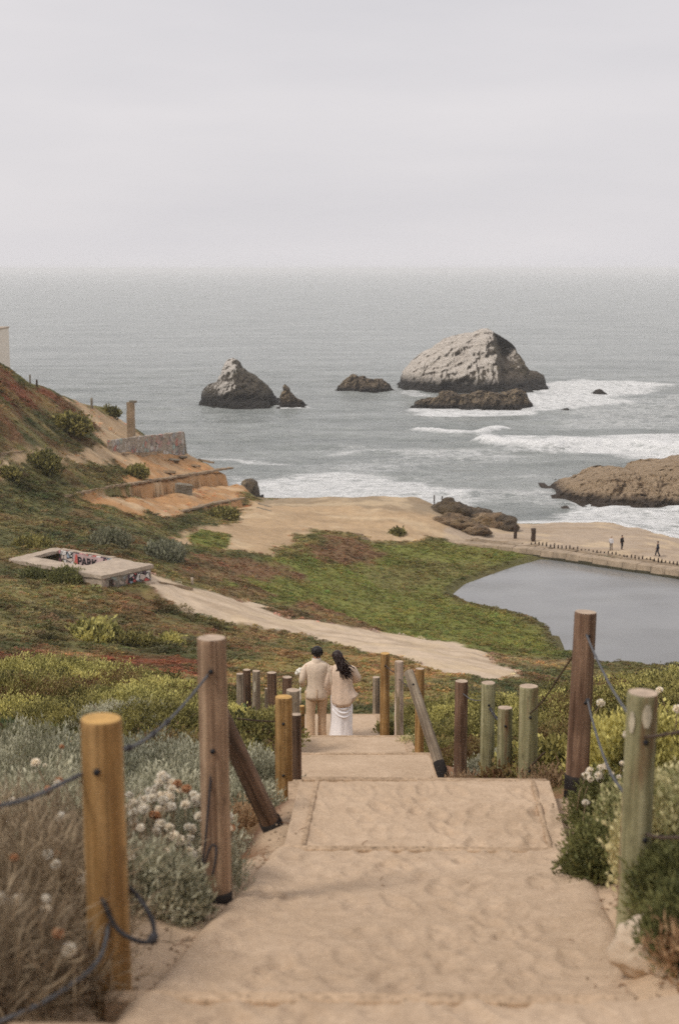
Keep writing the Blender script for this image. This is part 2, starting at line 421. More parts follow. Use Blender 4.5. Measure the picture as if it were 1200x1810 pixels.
# ------------------------------------------------------------------ ground cover map
C_OLIVE = srgb(112, 106, 66); C_DARK = srgb(90, 90, 58); C_GREEN = srgb(118, 121, 64); C_RED = srgb(122, 76, 54)
C_OCHRE = srgb(156, 128, 84); C_PATH = srgb(204, 184, 160); C_FLAT = srgb(184, 158, 126); C_ORANGE = srgb(184, 142, 100)
C_BEACH = srgb(176, 158, 138); C_DIRT = srgb(146, 110, 84); C_SAND = srgb(192, 167, 140); C_MEADOW = srgb(122, 116, 70)
C_BROWN = srgb(124, 98, 72); C_ROCKY = srgb(150, 128, 104)
LAYERS = [  # polygon (world), colour, feather m, edge noise m, plant density 0..1
 (hpoly([(0,652),(60,692),(130,718),(192,735),(195,762),(110,790),(0,798)]), C_BROWN, 3, 3, .8),
 (hpoly([(0,655),(90,700),(60,740),(0,760)]), C_RED, 2.5, 3, .8),
 (hpoly([(20,745),(110,740),(190,770),(170,790),(60,790)]), C_DARK, 2.5, 3, .9),
 (hpoly([(130,715),(190,728),(250,768),(330,800),(330,775),(190,790),(180,760)]), C_FLAT, 2, 2, .15),
 (hpoly([(380,1010),(420,1000),(480,985),(620,965),(760,955),(955,972),(955,990),(870,1010),(810,1030),(785,1050),(820,1070),(900,1088),(965,1108),(990,1160),(900,1155),(760,1132),(650,1112),(600,1090),(520,1070),(380,1040)]), C_GREEN, 2.5, 2, 1),
 (hpoly([(300,950),(335,947),(400,927),(440,885),(560,874),(740,878),(800,900),(850,920),(905,925),(905,945),(800,950),(740,954),(640,957),(600,952),(540,967),(480,985),(420,975),(330,962)]), C_FLAT, 1.5, 1.6, 0),
 (hpoly([(450,880),(560,876),(740,880),(805,900),(790,918),(700,902),(560,894),(470,895)]), srgb(158, 140, 116), 1.5, 1.5, 0),
 (ORANGE, C_ORANGE, 1.5, 1.5, .05),
 (hpoly([(480,962),(560,942),(640,952),(655,965),(560,985),(490,985)]), C_MEADOW, 1.5, 2, 1),
 (hpoly([(520,968),(600,955),(690,985),(640,1000),(560,990)]), C_BROWN, 3, 3, .9),
 (hpoly([(330,950),(360,940),(400,945),(412,962),(385,975),(345,970)]), C_GREEN, .6, .7, 1),
 (hpoly([(640,1010),(760,990),(860,985),(800,1020),(700,1040)]), srgb(120,116,70), 3, 3, 1),
 (hpoly([(120,815),(200,810),(215,850),(170,865),(120,855)]), C_DARK, 1.5, 2, .9),
 (hpoly([(0,870),(120,885),(250,925),(300,955),(280,990),(180,970),(60,960),(0,965)]), srgb(104,102,68), 3, 3, 1),
 (hpoly([(330,985),(430,985),(520,1010),(420,1030),(340,1020)]), C_BROWN, 3, 3, .9),
 (hpoly([(0,1040),(200,1045),(330,1080),(420,1110),(300,1130),(0,1120)]), srgb(116,108,70), 3, 3, 1),
 (hpoly([(0,1160),(150,1148),(300,1160),(440,1178),(440,1215),(330,1240),(200,1205),(0,1200)]), C_RED, 3, 3, 1),
 (hpoly([(180,1060),(300,1045),(320,1075),(240,1085)]), srgb(130,94,70), 2, 2, .8),
 (hpoly([(330,1100),(440,1100),(520,1135),(420,1150),(330,1140)]), srgb(124,100,72), 2, 2, .9),
 (hpoly([(400,1185),(500,1150),(600,1148),(700,1165),(780,1190),(770,1260),(560,1250),(420,1230)]), srgb(138,124,78), 3, 2, .9),
 (hpoly([(560,1150),(700,1160),(800,1185),(790,1215),(650,1190)]), C_OCHRE, 2, 2, .8),
 (hpoly([(690,1150),(760,1148),(900,1160),(1010,1165),(1000,1185),(900,1175),(800,1160)]), srgb(142,118,86), 1.5, 1.5, .7),
 (hpoly([(0,800),(60,797),(130,803),(190,792),(200,762),(188,735),(215,735),(240,770),(205,802),(180,812),(140,815),(60,812),(20,828),(0,842)]), C_FLAT, 1.2, 1, 0),
 (hpoly([(250,1026),(300,1027),(345,1038),(425,1052),(505,1080),(565,1097),(645,1111),(725,1124),(805,1133),(855,1156),(915,1190),(880,1206),(800,1186),(700,1164),(620,1147),(540,1126),(440,1108),(370,1092),(310,1078),(280,1056)]), C_PATH, 1.0, 1.1, 0),
 (hpoly([(470,1078),(545,1062),(605,1085),(660,1112),(560,1100),(500,1087)]), C_BROWN, 1.5, 1.5, .9),
 (hpoly([(350,1035),(420,1030),(490,1050),(480,1060),(400,1052)]), srgb(126,106,74), 1, 1.5, .9),
 (hpoly([(780,935),(900,925),(1060,918),(1300,985),(1320,1026),(1200,1007),(1047,985),(955,973),(855,964),(790,955)]), C_BEACH, 1, .5, 0),
]
def cover(x, y):
    """ground colour and plant density at world x,y"""
    x = np.asarray(x, float); y = np.asarray(y, float)
    n1 = fbm(x/7, y/7, 11.0, 3); n2 = fbm(x/2, y/2, 12.0, 3)
    k = np.clip(.5+1.1*n1, 0, 1)[:, None]
    col = np.array(C_OLIVE)[None]*(1-k)+np.array(C_DARK)[None]*k
    den = np.ones(len(x))
    far = y > 40
    C_TAN = np.array(srgb(176, 158, 134))
    for poly, c, fe, en, dn in LAYERS:
        bx = [p[0] for p in poly]; by = [p[1] for p in poly]
        m = far & (x > min(bx)-8) & (x < max(bx)+8) & (y > min(by)-8) & (y < max(by)+8)
        if not m.any(): continue
        sd = sdist(x[m], y[m], poly) + en*(n1[m]*.9+n2[m]*.9)
        w_ = sstep(-fe/2, fe/2, sd)
        col[m] = col[m]*(1-w_[:, None])+np.array(c)[None]*w_[:, None]
        den[m] = den[m]*(1-w_)+dn*w_
    # mottling: patches of reddish, dark and straw growth among the green; stony bands in the bare ground
    v = sstep(.45, .75, den)*far
    v = v*(1-.8*sstep(-1, 2, sdist(x, y, LAYERS[4][0])))
    for sd_, sc_, c, am in ((15., 4.5, srgb(122, 92, 66), .55), (16., 3.2, srgb(82, 84, 54), .55), (17., 5.5, srgb(146, 134, 88), .5)):
        w_ = (am*v*sstep(.12, .42, fbm(x/sc_, y/(sc_*.8), sd_, 3)))[:, None]
        col = col*(1-w_)+np.array(c)[None]*w_
    bare = (1-sstep(.2, .5, den))*far
    w_ = (bare*.42*sstep(.02, .4, fbm(x/6, y/1.8, 18., 4)))[:, None]; col = col*(1-w_)+np.array(srgb(150, 128, 102))[None]*w_
    w_ = (bare*.6*sstep(.05, .45, fbm(x/4, y/3, 19., 4)))[:, None]; col = col*(1-w_)+np.array(srgb(204, 182, 150))[None]*w_
    mud = (.75*sstep(-1.5, -.1, sdist(x, y, POOL))*(y > 112))[:, None]; col = col*(1-mud)+np.array(srgb(92, 86, 58))[None]*mud
    # trodden sand and dirt beside the stair
    dl = edge_l(y)-x; dr = x-edge_r(y)
    wl = np.interp(y, [0, 4, 7, 9, 11, 13, 30], [.55, .60, .55, .30, .10, .02, .02])
    wr = np.interp(y, [0, 4, 5.2, 7, 9, 10.6, 11.2, 30], [.9, .8, .50, .30, .24, .25, .05, .02])
    d = np.maximum(dl-wl, dr-wr) + .22*fbm(x/.5, y/.5, 13.0, 3)
    ks = (1-sstep(-.16, .10, d))*(y < 32)
    kd = (1-sstep(.10, .55, d))*(y < 32)
    dirt = np.array(C_DIRT)[None]*(.8+.25*n2[:, None])
    col = col*(1-kd[:, None])+dirt*kd[:, None]
    col = col*(1-ks[:, None])+np.array(C_SAND)[None]*ks[:, None]
    den = den*(1-kd)
    return col, den

def ground_mat():
    m, t, b = mat('ground_cover')
    c = attr(t, 'Col').outputs['Color']; p = pos(t)
    f1 = noise_fac(t, p, 0.9, 8, 0.72); f2 = noise_fac(t, p, 9.0, 5, 0.7)
    v = ramp(t, f1, [(0.25, (.52, .52, .52)), (0.75, (1.32, 1.30, 1.26))])
    v2 = ramp(t, f2, [(0.3, (.78, .78, .78)), (0.7, (1.18, 1.18, 1.18))])
    pl = attr(t, 'den').outputs['Fac']
    amt = mathn(t, 'ADD', mathn(t, 'MULTIPLY', pl, .45), .55)
    t.links.new(mixc(t, amt, c, mixc(t, 1.0, mixc(t, 1.0, c, v, 'MULTIPLY'), v2, 'MULTIPLY')), b.inputs['Base Color'])
    b.inputs['Roughness'].default_value = .95; b.inputs['Specular IOR Level'].default_value = .15
    h = mathn(t, 'ADD', mathn(t, 'MULTIPLY', f1, 1.0), mathn(t, 'MULTIPLY', noise_fac(t, p, 26, 4, .7), .06))
    bump(t, b, h, .7, .12)
    return m
M_GROUND = ground_mat()

# ------------------------------------------------------------------ terrain mesh
def build_terrain():
    ang = np.linspace(-math.radians(24), math.radians(24), 560)
    r = np.concatenate([np.exp(np.linspace(math.log(1.5), math.log(40), 300)), np.exp(np.linspace(math.log(40.4), math.log(150), 230)), np.exp(np.linspace(math.log(150.6), math.log(262), 200))])
    R, A = np.meshgrid(r, ang, indexing='ij')
    Y = R - 4.0; X = np.tan(A)*(R + 1.0)
    X = X + 0*Y
    x = X.ravel(); y = Y.ravel()
    z = h_full(x, y)
    col, den = cover(x, y)
    V = np.c_[x, y, z]
    me = np_mesh('ground', V, grid_faces(len(r), len(ang)), [M_GROUND], True, {'Col': col, 'den': den})
    o = mesh_obj('ground', me)
    tag(o, kind='structure', label='green and sandy coastal hillside sloping down to the pool and shore')
    return o
ground = build_terrain()

# ------------------------------------------------------------------ sea
def sea_mat():
    m, t, b = mat('sea_water')
    p = pos(t)
    mp = nd(t, 'ShaderNodeMapping'); mp.inputs['Scale'].default_value = (.16, .34, .2); t.links.new(p, mp.inputs['Vector'])
    n1 = noise_fac(t, mp.outputs['Vector'], 1.0, 7, .68)
    mp2 = nd(t, 'ShaderNodeMapping'); mp2.inputs['Scale'].default_value = (.016, .05, .2); mp2.inputs['Rotation'].default_value = (0, 0, .12); t.links.new(p, mp2.inputs['Vector'])
    n2 = noise_fac(t, mp2.outputs['Vector'], 1.0, 5, .6)
    hgt = mathn(t, 'ADD', mathn(t, 'MULTIPLY', n1, 1.0), mathn(t, 'MULTIPLY', n2, 1.5))
    bump(t, b, hgt, 1.0, 3.0)
    tint = ramp(t, mathn(t, 'ADD', mathn(t, 'MULTIPLY', n2, .45), mathn(t, 'MULTIPLY', n1, .55)), [(.36, (.20, .222, .208)), (.64, (.44, .462, .438))])  # wave shading painted into the colour: troughs darker, crests lighter
    # foam
    fo = attr(t, 'foam').outputs['Fac']
    mp3 = nd(t, 'ShaderNodeMapping'); mp3.inputs['Scale'].default_value = (.12, .30, .3); t.links.new(p, mp3.inputs['Vector'])
    f1 = noise_fac(t, mp3.outputs['Vector'], 1.6, 8, .72)
    ridged = mathn(t, 'SUBTRACT', 1.0, mathn(t, 'MULTIPLY', mathn(t, 'ABSOLUTE', mathn(t, 'SUBTRACT', f1, .5)), 5.0), True)
    f2 = noise_fac(t, p, .45, 8, .75)
    k = mathn(t, 'ADD', mathn(t, 'MULTIPLY', ridged, .50), mathn(t, 'MULTIPLY', mathn(t, 'SUBTRACT', f2, .25), 1.1))
    k = mathn(t, 'ADD', k, mathn(t, 'MULTIPLY', fo, 1.25))
    k = mathn(t, 'MULTIPLY', mathn(t, 'SUBTRACT', k, 1.0), 1.9, True)
    k = mathn(t, 'MULTIPLY', k, mathn(t, 'MULTIPLY', fo, 4.0, True))
    t.links.new(mixc(t, k, tint, (.92, .92, .90)), b.inputs['Base Color'])
    t.links.new(mathn(t, 'ADD', .22, mathn(t, 'MULTIPLY', k, .6)), b.inputs['Roughness'])
    b.inputs['IOR'].default_value = 1.33; b.inputs['Specular IOR Level'].default_value = .5
    return m
M_SEA = sea_mat()
def build_sea():
    ang = np.linspace(-math.radians(21), math.radians(21), 700)
    r = np.concatenate([np.linspace(185, 330, 150), 330*np.exp(np.linspace(.004, math.log(620/330), 130)), np.exp(np.linspace(math.log(626), math.log(90000), 90))])
    R, A = np.meshgrid(r, ang, indexing='ij')
    x = (np.tan(A)*R*(1+.6*sstep(700, 20000, R))).ravel(); y = R.ravel()
    def zp(pts): return [tuple(on_z(a, b_, 0)[:2]) for a, b_ in pts]
    foam = np.zeros(len(x)); z = np.zeros(len(x))
    m = y < 700; xs = x[m]; ys = y[m]
    nA = fbm(xs/30, ys/18, 21.0, 3); nB = fbm(xs/9, ys/5, 22.0, 3)
    fz = 1-sstep(480, 690, ys)
    z[m] = fz*(.30*np.sin((ys+.16*xs+9*nA)/3.4) * (.5+.5*nA) + .22*np.sin((ys-.1*xs+6*nA)/1.9) + .35*nA + .22*nB)
    f = np.zeros(len(xs)); zz = np.zeros(len(xs))
    # breaking crests
    for pts, wdt, hgt in [([(736,760),(790,766),(845,765),(880,758)], 3.2, 1.0), ([(858,782),(905,790),(980,793),(1060,786),(1140,792),(1260,806)], 4.2, 1.9),
                          ([(1060,905),(1110,893),(1170,893),(1260,912)], 2.6, .5), ([(590,803),(650,797),(760,800)], 3.0, .2), ([(330,812),(420,815),(520,822)], 3, .2)]:
        pl = zp(pts); d = seg_dist(xs, ys, pl, False) + 2.0*nB
        f = np.maximum(f, np.exp(-(np.maximum(d, 0)/wdt)**2)*(.95 if hgt > .3 else .5)); zz += hgt*np.exp(-(d/(wdt*.8))**2)
    def area(pts, amp, fe):
        sd = sdist(xs, ys, zp(pts)) + fe*.8*nA + fe*.5*nB
        return amp*sstep(-fe/2, fe/2, sd)
    f = np.maximum(f, area([(860,766),(1000,778),(1120,766),(1260,764),(1260,838),(1110,812),(1000,800),(900,795)], .64, 10))
    f = np.maximum(f, area([(935,682),(1040,672),(1150,676),(1180,695),(1090,716),(960,728),(930,715)], .60, 14))
    f = np.maximum(f, area([(690,715),(760,725),(950,724),(960,733),(760,736)], .62, 5))
    f = np.maximum(f, area([(480,716),(545,714),(560,722),(470,724)], .52, 4))
    f = np.maximum(f, area([(700,690),(720,690),(800,700),(720,705)], .45, 5))
    f = np.maximum(f, area([(300,770),(400,800),(560,795),(760,790),(900,800),(1000,830),(980,900),(780,890),(440,890)], .44, 12)*np.clip(.55+1.3*nA, .2, 1))
    f = np.maximum(f, area([(380,838),(470,842),(600,835),(760,850),(860,880),(790,905),(450,890)], .60, 8))
    f = np.maximum(f, area([(1040,880),(1100,885),(1260,900),(1260,975),(1180,955),(1080,925),(960,925)], .60, 6))
    f = np.maximum(f, area([(930,690),(1260,700),(1260,770),(960,760)], .36, 18))
    sd = -sdist(xs, ys, COAST)
    f = np.maximum(f, .86*np.exp(-(np.maximum(sd-1.0, 0)/(3.2+1.6*nA))**2)*(sd > -6))
    f = np.maximum(f, .26*sstep(640, 300, ys)*(.4+nA))
    foam[m] = f; z[m] += zz
    dsh = np.zeros(len(x)); dsh[m] = np.clip(1-np.abs(sd)/14, 0, 1)
    z = z*(1-dsh*.9)
    me = np_mesh('sea', np.c_[x, y, z], grid_faces(len(r), len(ang)), [M_SEA], True, {'foam': foam})
    o = mesh_obj('sea', me); tag(o, kind='structure', label='grey green ocean with white surf reaching to the horizon')
build_sea()

# ------------------------------------------------------------------ still pool
def build_pool():
    m, t, b = mat('pool_water')
    p = pos(t)
    bump(t, b, noise_fac(t, p, 2.2, 4, .6), .12, .05)
    n = noise_fac(t, p, .12, 3, .5)
    t.links.new(ramp(t, n, [(.4, (.20, .20, .196)), (.7, (.25, .25, .243))]), b.inputs['Base Color'])
    mp = nd(t, 'ShaderNodeMapping'); mp.inputs['Scale'].default_value = (.035, .09, 1); t.links.new(p, mp.inputs['Vector'])
    wn = noise_fac(t, mp.outputs['Vector'], 1.0, 4, .6)
    t.links.new(ramp(t, wn, [(.4, (.05, .05, .05)), (.6, (.30, .30, .30))]), b.inputs['Roughness']); b.inputs['IOR'].default_value = 1.33
    xs = np.linspace(5, 75, 60); ys = np.linspace(112, 184, 60)
    Y, X = np.meshgrid(ys, xs, indexing='ij')
    me = np_mesh('pool_water', np.c_[X.ravel(), Y.ravel(), np.full(X.size, POOL_Z)], grid_faces(60, 60), [m], True)
    keep = sdist(X.ravel(), Y.ravel(), POOL) > -4
    bm = bmesh.new(); bm.from_mesh(me); bm.verts.ensure_lookup_table()
    bmesh.ops.delete(bm, geom=[bm.verts[i] for i in np.where(~keep)[0]], context='VERTS'); bm.to_mesh(me); bm.free()
    o = mesh_obj('pool_water', me); tag(o, kind='structure', label='flat grey water of the old walled pool')
build_pool()

# ------------------------------------------------------------------ stairs: sand treads with timber edging
def sand_mat():
    m, t, b = mat('trodden_sand'); p = pos(t)
    f1 = noise_fac(t, p, 1.4, 6, .6); f2 = noise_fac(t, p, 45, 4, .8); f3 = noise_fac(t, p, 9, 5, .65)
    c = ramp(t, f1, [(.3, srgb(181, 158, 133)), (.7, srgb(200, 177, 152))])
    c = mixc(t, 1.0, c, ramp(t, f2, [(.3, (.80, .78, .76)), (.7, (1.14, 1.14, 1.14))]), 'MULTIPLY')
    c = mixc(t, 1.0, c, ramp(t, f3, [(.3, (.90, .88, .86)), (.65, (1.05, 1.05, 1.05))]), 'MULTIPLY')
    t.links.new(c, b.inputs['Base Color']); b.inputs['Roughness'].default_value = .95; b.inputs['Specular IOR Level'].default_value = .12
    bump(t, b, mathn(t, 'ADD', f2, mathn(t, 'MULTIPLY', f3, 2.0)), .55, .012)
    return m
M_SAND = sand_mat()
def wood_mat(name, ca, cb, grain=1.0, stain=None, stain_amt=.0):
    m, t, b = mat(name)
    oi = nd(t, 'ShaderNodeObjectInfo'); tcn = nd(t, 'ShaderNodeTexCoord')
    add = nd(t, 'ShaderNodeVectorMath', operation='ADD'); t.links.new(tcn.outputs['Object'], add.inputs[0])
    sc_ = nd(t, 'ShaderNodeVectorMath', operation='SCALE'); sc_.inputs['Scale'].default_value = 40
    t.links.new(oi.outputs['Random'], sc_.inputs[0]); t.links.new(sc_.outputs[0], add.inputs[1])
    mp = nd(t, 'ShaderNodeMapping'); mp.inputs['Scale'].default_value = (26, 26, 1.1); t.links.new(add.outputs[0], mp.inputs['Vector'])
    g = noise_fac(t, mp.outputs['Vector'], grain, 7, .62)
    blot = noise_fac(t, add.outputs[0], 4.0, 4, .6)
    fine = noise_fac(t, add.outputs[0], 60.0, 3, .7)
    c = ramp(t, g, [(.30, tuple(q*.62 for q in ca)), (.45, ca), (.62, cb), (.8, tuple(min(1, q*1.12) for q in cb))])
    c = mixc(t, 1.0, c, ramp(t, blot, [(.3, (.74, .72, .70)), (.65, (1.12, 1.12, 1.12))]), 'MULTIPLY')
    c = mixc(t, 1.0, c, ramp(t, fine, [(.3, (.85, .85, .85)), (.7, (1.12, 1.12, 1.12))]), 'MULTIPLY')
    vk = nd(t, 'ShaderNodeTexVoronoi', Scale=1.0); mpk = nd(t, 'ShaderNodeMapping'); mpk.inputs['Scale'].default_value = (11, 11, 5); t.links.new(add.outputs[0], mpk.inputs['Vector']); t.links.new(mpk.outputs['Vector'], vk.inputs['Vector'])
    kn = mathn(t, 'MULTIPLY', mathn(t, 'SUBTRACT', .20, vk.outputs['Distance']), 7.0, True)
    c = mixc(t, mathn(t, 'MULTIPLY', kn, .55), c, tuple(q*.35 for q in ca))
    mpc = nd(t, 'ShaderNodeMapping'); mpc.inputs['Scale'].default_value = (34, 34, .55); t.links.new(add.outputs[0], mpc.inputs['Vector'])
    ck = noise_fac(t, mpc.outputs['Vector'], 1.0, 3, .5)
    ck = mathn(t, 'MULTIPLY', mathn(t, 'SUBTRACT', ck, .64), 14.0, True)
    c = mixc(t, mathn(t, 'MULTIPLY', ck, .7), c, tuple(q*.28 for q in ca))
    if stain is not None:
        mp2 = nd(t, 'ShaderNodeMapping'); mp2.inputs['Scale'].default_value = (7, 7, .8); t.links.new(add.outputs[0], mp2.inputs['Vector'])
        s_ = noise_fac(t, mp2.outputs['Vector'], 1.0, 4, .6)
        f = mathn(t, 'MULTIPLY', mathn(t, 'SUBTRACT', s_, .54-stain_amt), 9.0, True)
        c = mixc(t, f, c, mixc(t, 1.0, stain, ramp(t, g, [(.3, (.72, .72, .72)), (.7, (1.15, 1.15, 1.15))]), 'MULTIPLY'))
    t.links.new(c, b.inputs['Base Color']); b.inputs['Roughness'].default_value = .82; b.inputs['Specular IOR Level'].default_value = .25
    bump(t, b, mathn(t, 'SUBTRACT', mathn(t, 'ADD', g, mathn(t, 'MULTIPLY', fine, .3)), ck), .7, .008)
    return m
M_TIMBER = wood_mat('dusty_timber', srgb(172, 147, 120), srgb(190, 164, 136))
PRINTS = []
_r = random.Random(5)
for i in range(430):
    yy = _r.uniform(.6, 10.3); xx = _r.uniform(edge_l(yy)+.08, edge_r(yy)-.08)
    PRINTS.append((xx, yy, _r.uniform(-.5, .5), _r.choice((1, -1)), _r.uniform(.4, 1)))
def build_stairs():
    root = empty('stairs', (0, 0, 0)); tag(root, kind='structure', label='sandy timber edged stairs running down the slope')
    for i, (y0, y1, z0, z1) in enumerate(TREADS):
        fine = y1 < 10.5
        nx = 150 if fine else 34; step = .016 if fine else .06
        ny = max(4, int((y1-y0)/step))
        v = np.linspace(0, 1, ny); u = np.linspace(0, 1, nx)
        Vv, U = np.meshgrid(v, u, indexing='ij')
        y = y0+.03+(y1-y0-.03)*Vv; ex = .02 if not fine else 0.0
        xl = edge_l(y)-ex; xr = edge_r(y)+ex
        if i == 3: xl = xl-.14; xr = xr+.12+.22*(1-Vv)
        if i == 2: xr = xr+.4
        x = xl+(xr-xl)*U
        z = HC+z0+(z1-z0)*Vv
        n = .012*fbm(x/.35, y/.35, 31.0+i, 4) + .02*fbm(x/1.3, y/1.3, 32.0, 2)
        z = z+n*(np.minimum(1, (1-Vv)*8+.15))
        if fine:
            z = z + .005*fbm(x/.05, y/.05, 33.0, 3)
            for (fx, fy, a, s_, dp) in PRINTS:
                if not (y0-.3 < fy < y1+.1): continue
                ca, sa = math.cos(a), math.sin(a)
                m = (np.abs(x-fx) < .3) & (np.abs(y-fy) < .3)
                if not m.any(): continue
                lx = (x[m]-fx)*ca+(y[m]-fy)*sa; ly = -(x[m]-fx)*sa+(y[m]-fy)*ca
                q = (lx/.055)**2+(ly/.135)**2
                z[m] += dp*(-.013*np.exp(-q*q*.9) + .007*np.exp(-((np.sqrt(q)-1.35)/.30)**2))
            if i == 3:   # sand drifted against the riser above
                z = z + .12*np.exp(-((Vv)/.05)**2)
            ed = np.minimum(U, 1-U)
            if i in (2, 3): z = z+.03*np.exp(-((ed-.08)/.05)**2)-.13*np.exp(-(ed/.035)**2)
        me = np_mesh('sand_tread', np.c_[x.ravel(), y.ravel(), z.ravel()], grid_faces(ny, nx), [M_SAND], True)
        mesh_obj('sand_tread', me, root)
        # timber lip
        mb = MB(); xl1, xr1 = float(edge_l(y1)), float(edge_r(y1)); zt = HC+z1+.008
        sag = .02 if fine else .0
        mb.box(((xl1+xr1)/2, y1+.022, zt-.16), (xr1-xl1+(.10 if not fine else -.02), .075, .32), Matrix.Rotation(math.atan2(sag, 2), 3, 'Y'))
        o = mb.build('timber_riser', M_TIMBER, root, False)
        bv = o.modifiers.new('bevel', 'BEVEL'); bv.width = .012; bv.segments = 2
        # side boards
        if i >= 4 and y1-y0 > .5:
            for fn, s_ in ((edge_l, -1), (edge_r, 1)):
                if fine: pass
                xa, xb = float(fn(y0)), float(fn(y1)); mb = MB(); wd = .07 if not fine else .016
                za = HC+z0+(.014 if fine else .02); zb = HC+z1+(.014 if fine else .02)
                a0 = y0+.06; b0 = y1-.02
                o0 = (.02 if not fine else -.13)
                xa += s_*o0; xb += s_*o0
                mb.hexa([(xa-wd, a0, za-.25), (xa+wd, a0, za-.25), (xb+wd, b0, zb-.25), (xb-wd, b0, zb-.25)],
                        [(xa-wd, a0, za), (xa+wd, a0, za), (xb+wd, b0, zb), (xb-wd, b0, zb)])
                o = mb.build('timber_board', M_TIMBER, root, False)
                bv = o.modifiers.new('bevel', 'BEVEL'); bv.width = .01; bv.segments = 2
build_stairs()
# ------------------------------------------------------------------ sea rocks
def rock_mat(name, dark, mid, pale, lo, hi, amt, hue=None, wet_h=2.6):
    """dark wet foot, brown body, pale bird lime on the upper flats between heights lo..hi"""
    m, t, b = mat(name); p = pos(t)
    g = nd(t, 'ShaderNodeNewGeometry'); sep = nd(t, 'ShaderNodeSeparateXYZ'); t.links.new(p, sep.inputs[0])
    sn = nd(t, 'ShaderNodeSeparateXYZ'); t.links.new(g.outputs['Normal'], sn.inputs[0])
    mp = nd(t, 'ShaderNodeMapping'); mp.inputs['Scale'].default_value = (.5, .5, .9); mp.inputs['Rotation'].default_value = (.2, .45, 0); t.links.new(p, mp.inputs['Vector'])
    n1 = noise_fac(t, mp.outputs['Vector'], .28, 7, .65); n2 = noise_fac(t, mp.outputs['Vector'], 1.6, 6, .7)
    body = ramp(t, n2, [(.3, dark), (.52, mid), (.75, tuple(c*1.5 for c in mid))])
    if hue: body = mixc(t, mathn(t, 'MULTIPLY', mathn(t, 'SUBTRACT', n1, .52), 5, True), body, hue)
    hgt = mathn(t, 'DIVIDE', mathn(t, 'SUBTRACT', sep.outputs[2], lo), hi-lo)
    k = mathn(t, 'ADD', mathn(t, 'MULTIPLY', hgt, .75), mathn(t, 'MULTIPLY', mathn(t, 'SUBTRACT', n1, .5), 2.5))
    k = mathn(t, 'ADD', k, mathn(t, 'MULTIPLY', mathn(t, 'SUBTRACT', n2, .5), 1.6))
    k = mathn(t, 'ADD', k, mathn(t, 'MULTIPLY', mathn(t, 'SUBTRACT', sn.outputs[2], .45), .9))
    k = mathn(t, 'ADD', k, mathn(t, 'MULTIPLY', sn.outputs[0], -1.3))  # less lime on faces turned right, their shade put into the colour
    k = mathn(t, 'ADD', k, mathn(t, 'MULTIPLY', mathn(t, 'SUBTRACT', attr(t, 'lime').outputs['Fac'], 1.0), 1.1))
    k = mathn(t, 'MULTIPLY', mathn(t, 'SUBTRACT', k, 1-amt), 2.2, True)
    c = mixc(t, mathn(t, 'MULTIPLY', k, .93), body, mixc(t, 1.0, pale, ramp(t, n2, [(.3, (.80, .77, .72)), (.7, (1.08, 1.08, 1.08))]), 'MULTIPLY'))
    wet = mathn(t, 'SUBTRACT', 1.0, mathn(t, 'DIVIDE', mathn(t, 'ADD', sep.outputs[2], mathn(t, 'MULTIPLY', n2, -2*wet_h)), wet_h), True)
    c = mixc(t, wet, c, tuple(q*.7 for q in dark))
    t.links.new(c, b.inputs['Base Color']); b.inputs['Roughness'].default_value = .9
    bump(t, b, mathn(t, 'ADD', n2, mathn(t, 'MULTIPLY', noise_fac(t, p, 2.5, 5, .7), .5)), 1.0, 1.8)
    return m
M_STACK = rock_mat('bird_limed_rock', srgb(52, 46, 40), srgb(104, 92, 76), srgb(240, 230, 218), 2.0, 15, .95, srgb(112, 98, 58))
M_STACK2 = rock_mat('dark_limed_rock', srgb(52, 47, 41), srgb(100, 90, 74), srgb(238, 230, 220), 4.0, 19, .78, srgb(86, 84, 56))
M_SHORE = rock_mat('dark_shore_rock', srgb(62, 54, 46), srgb(116, 100, 80), srgb(168, 148, 118), 2.0, 14, .35, srgb(124, 104, 68), 1.0)
M_POINT = rock_mat('brown_point_rock', srgb(86, 70, 54), srgb(152, 126, 96), srgb(196, 170, 138), .0, 8, .85, srgb(160, 134, 90), .9)
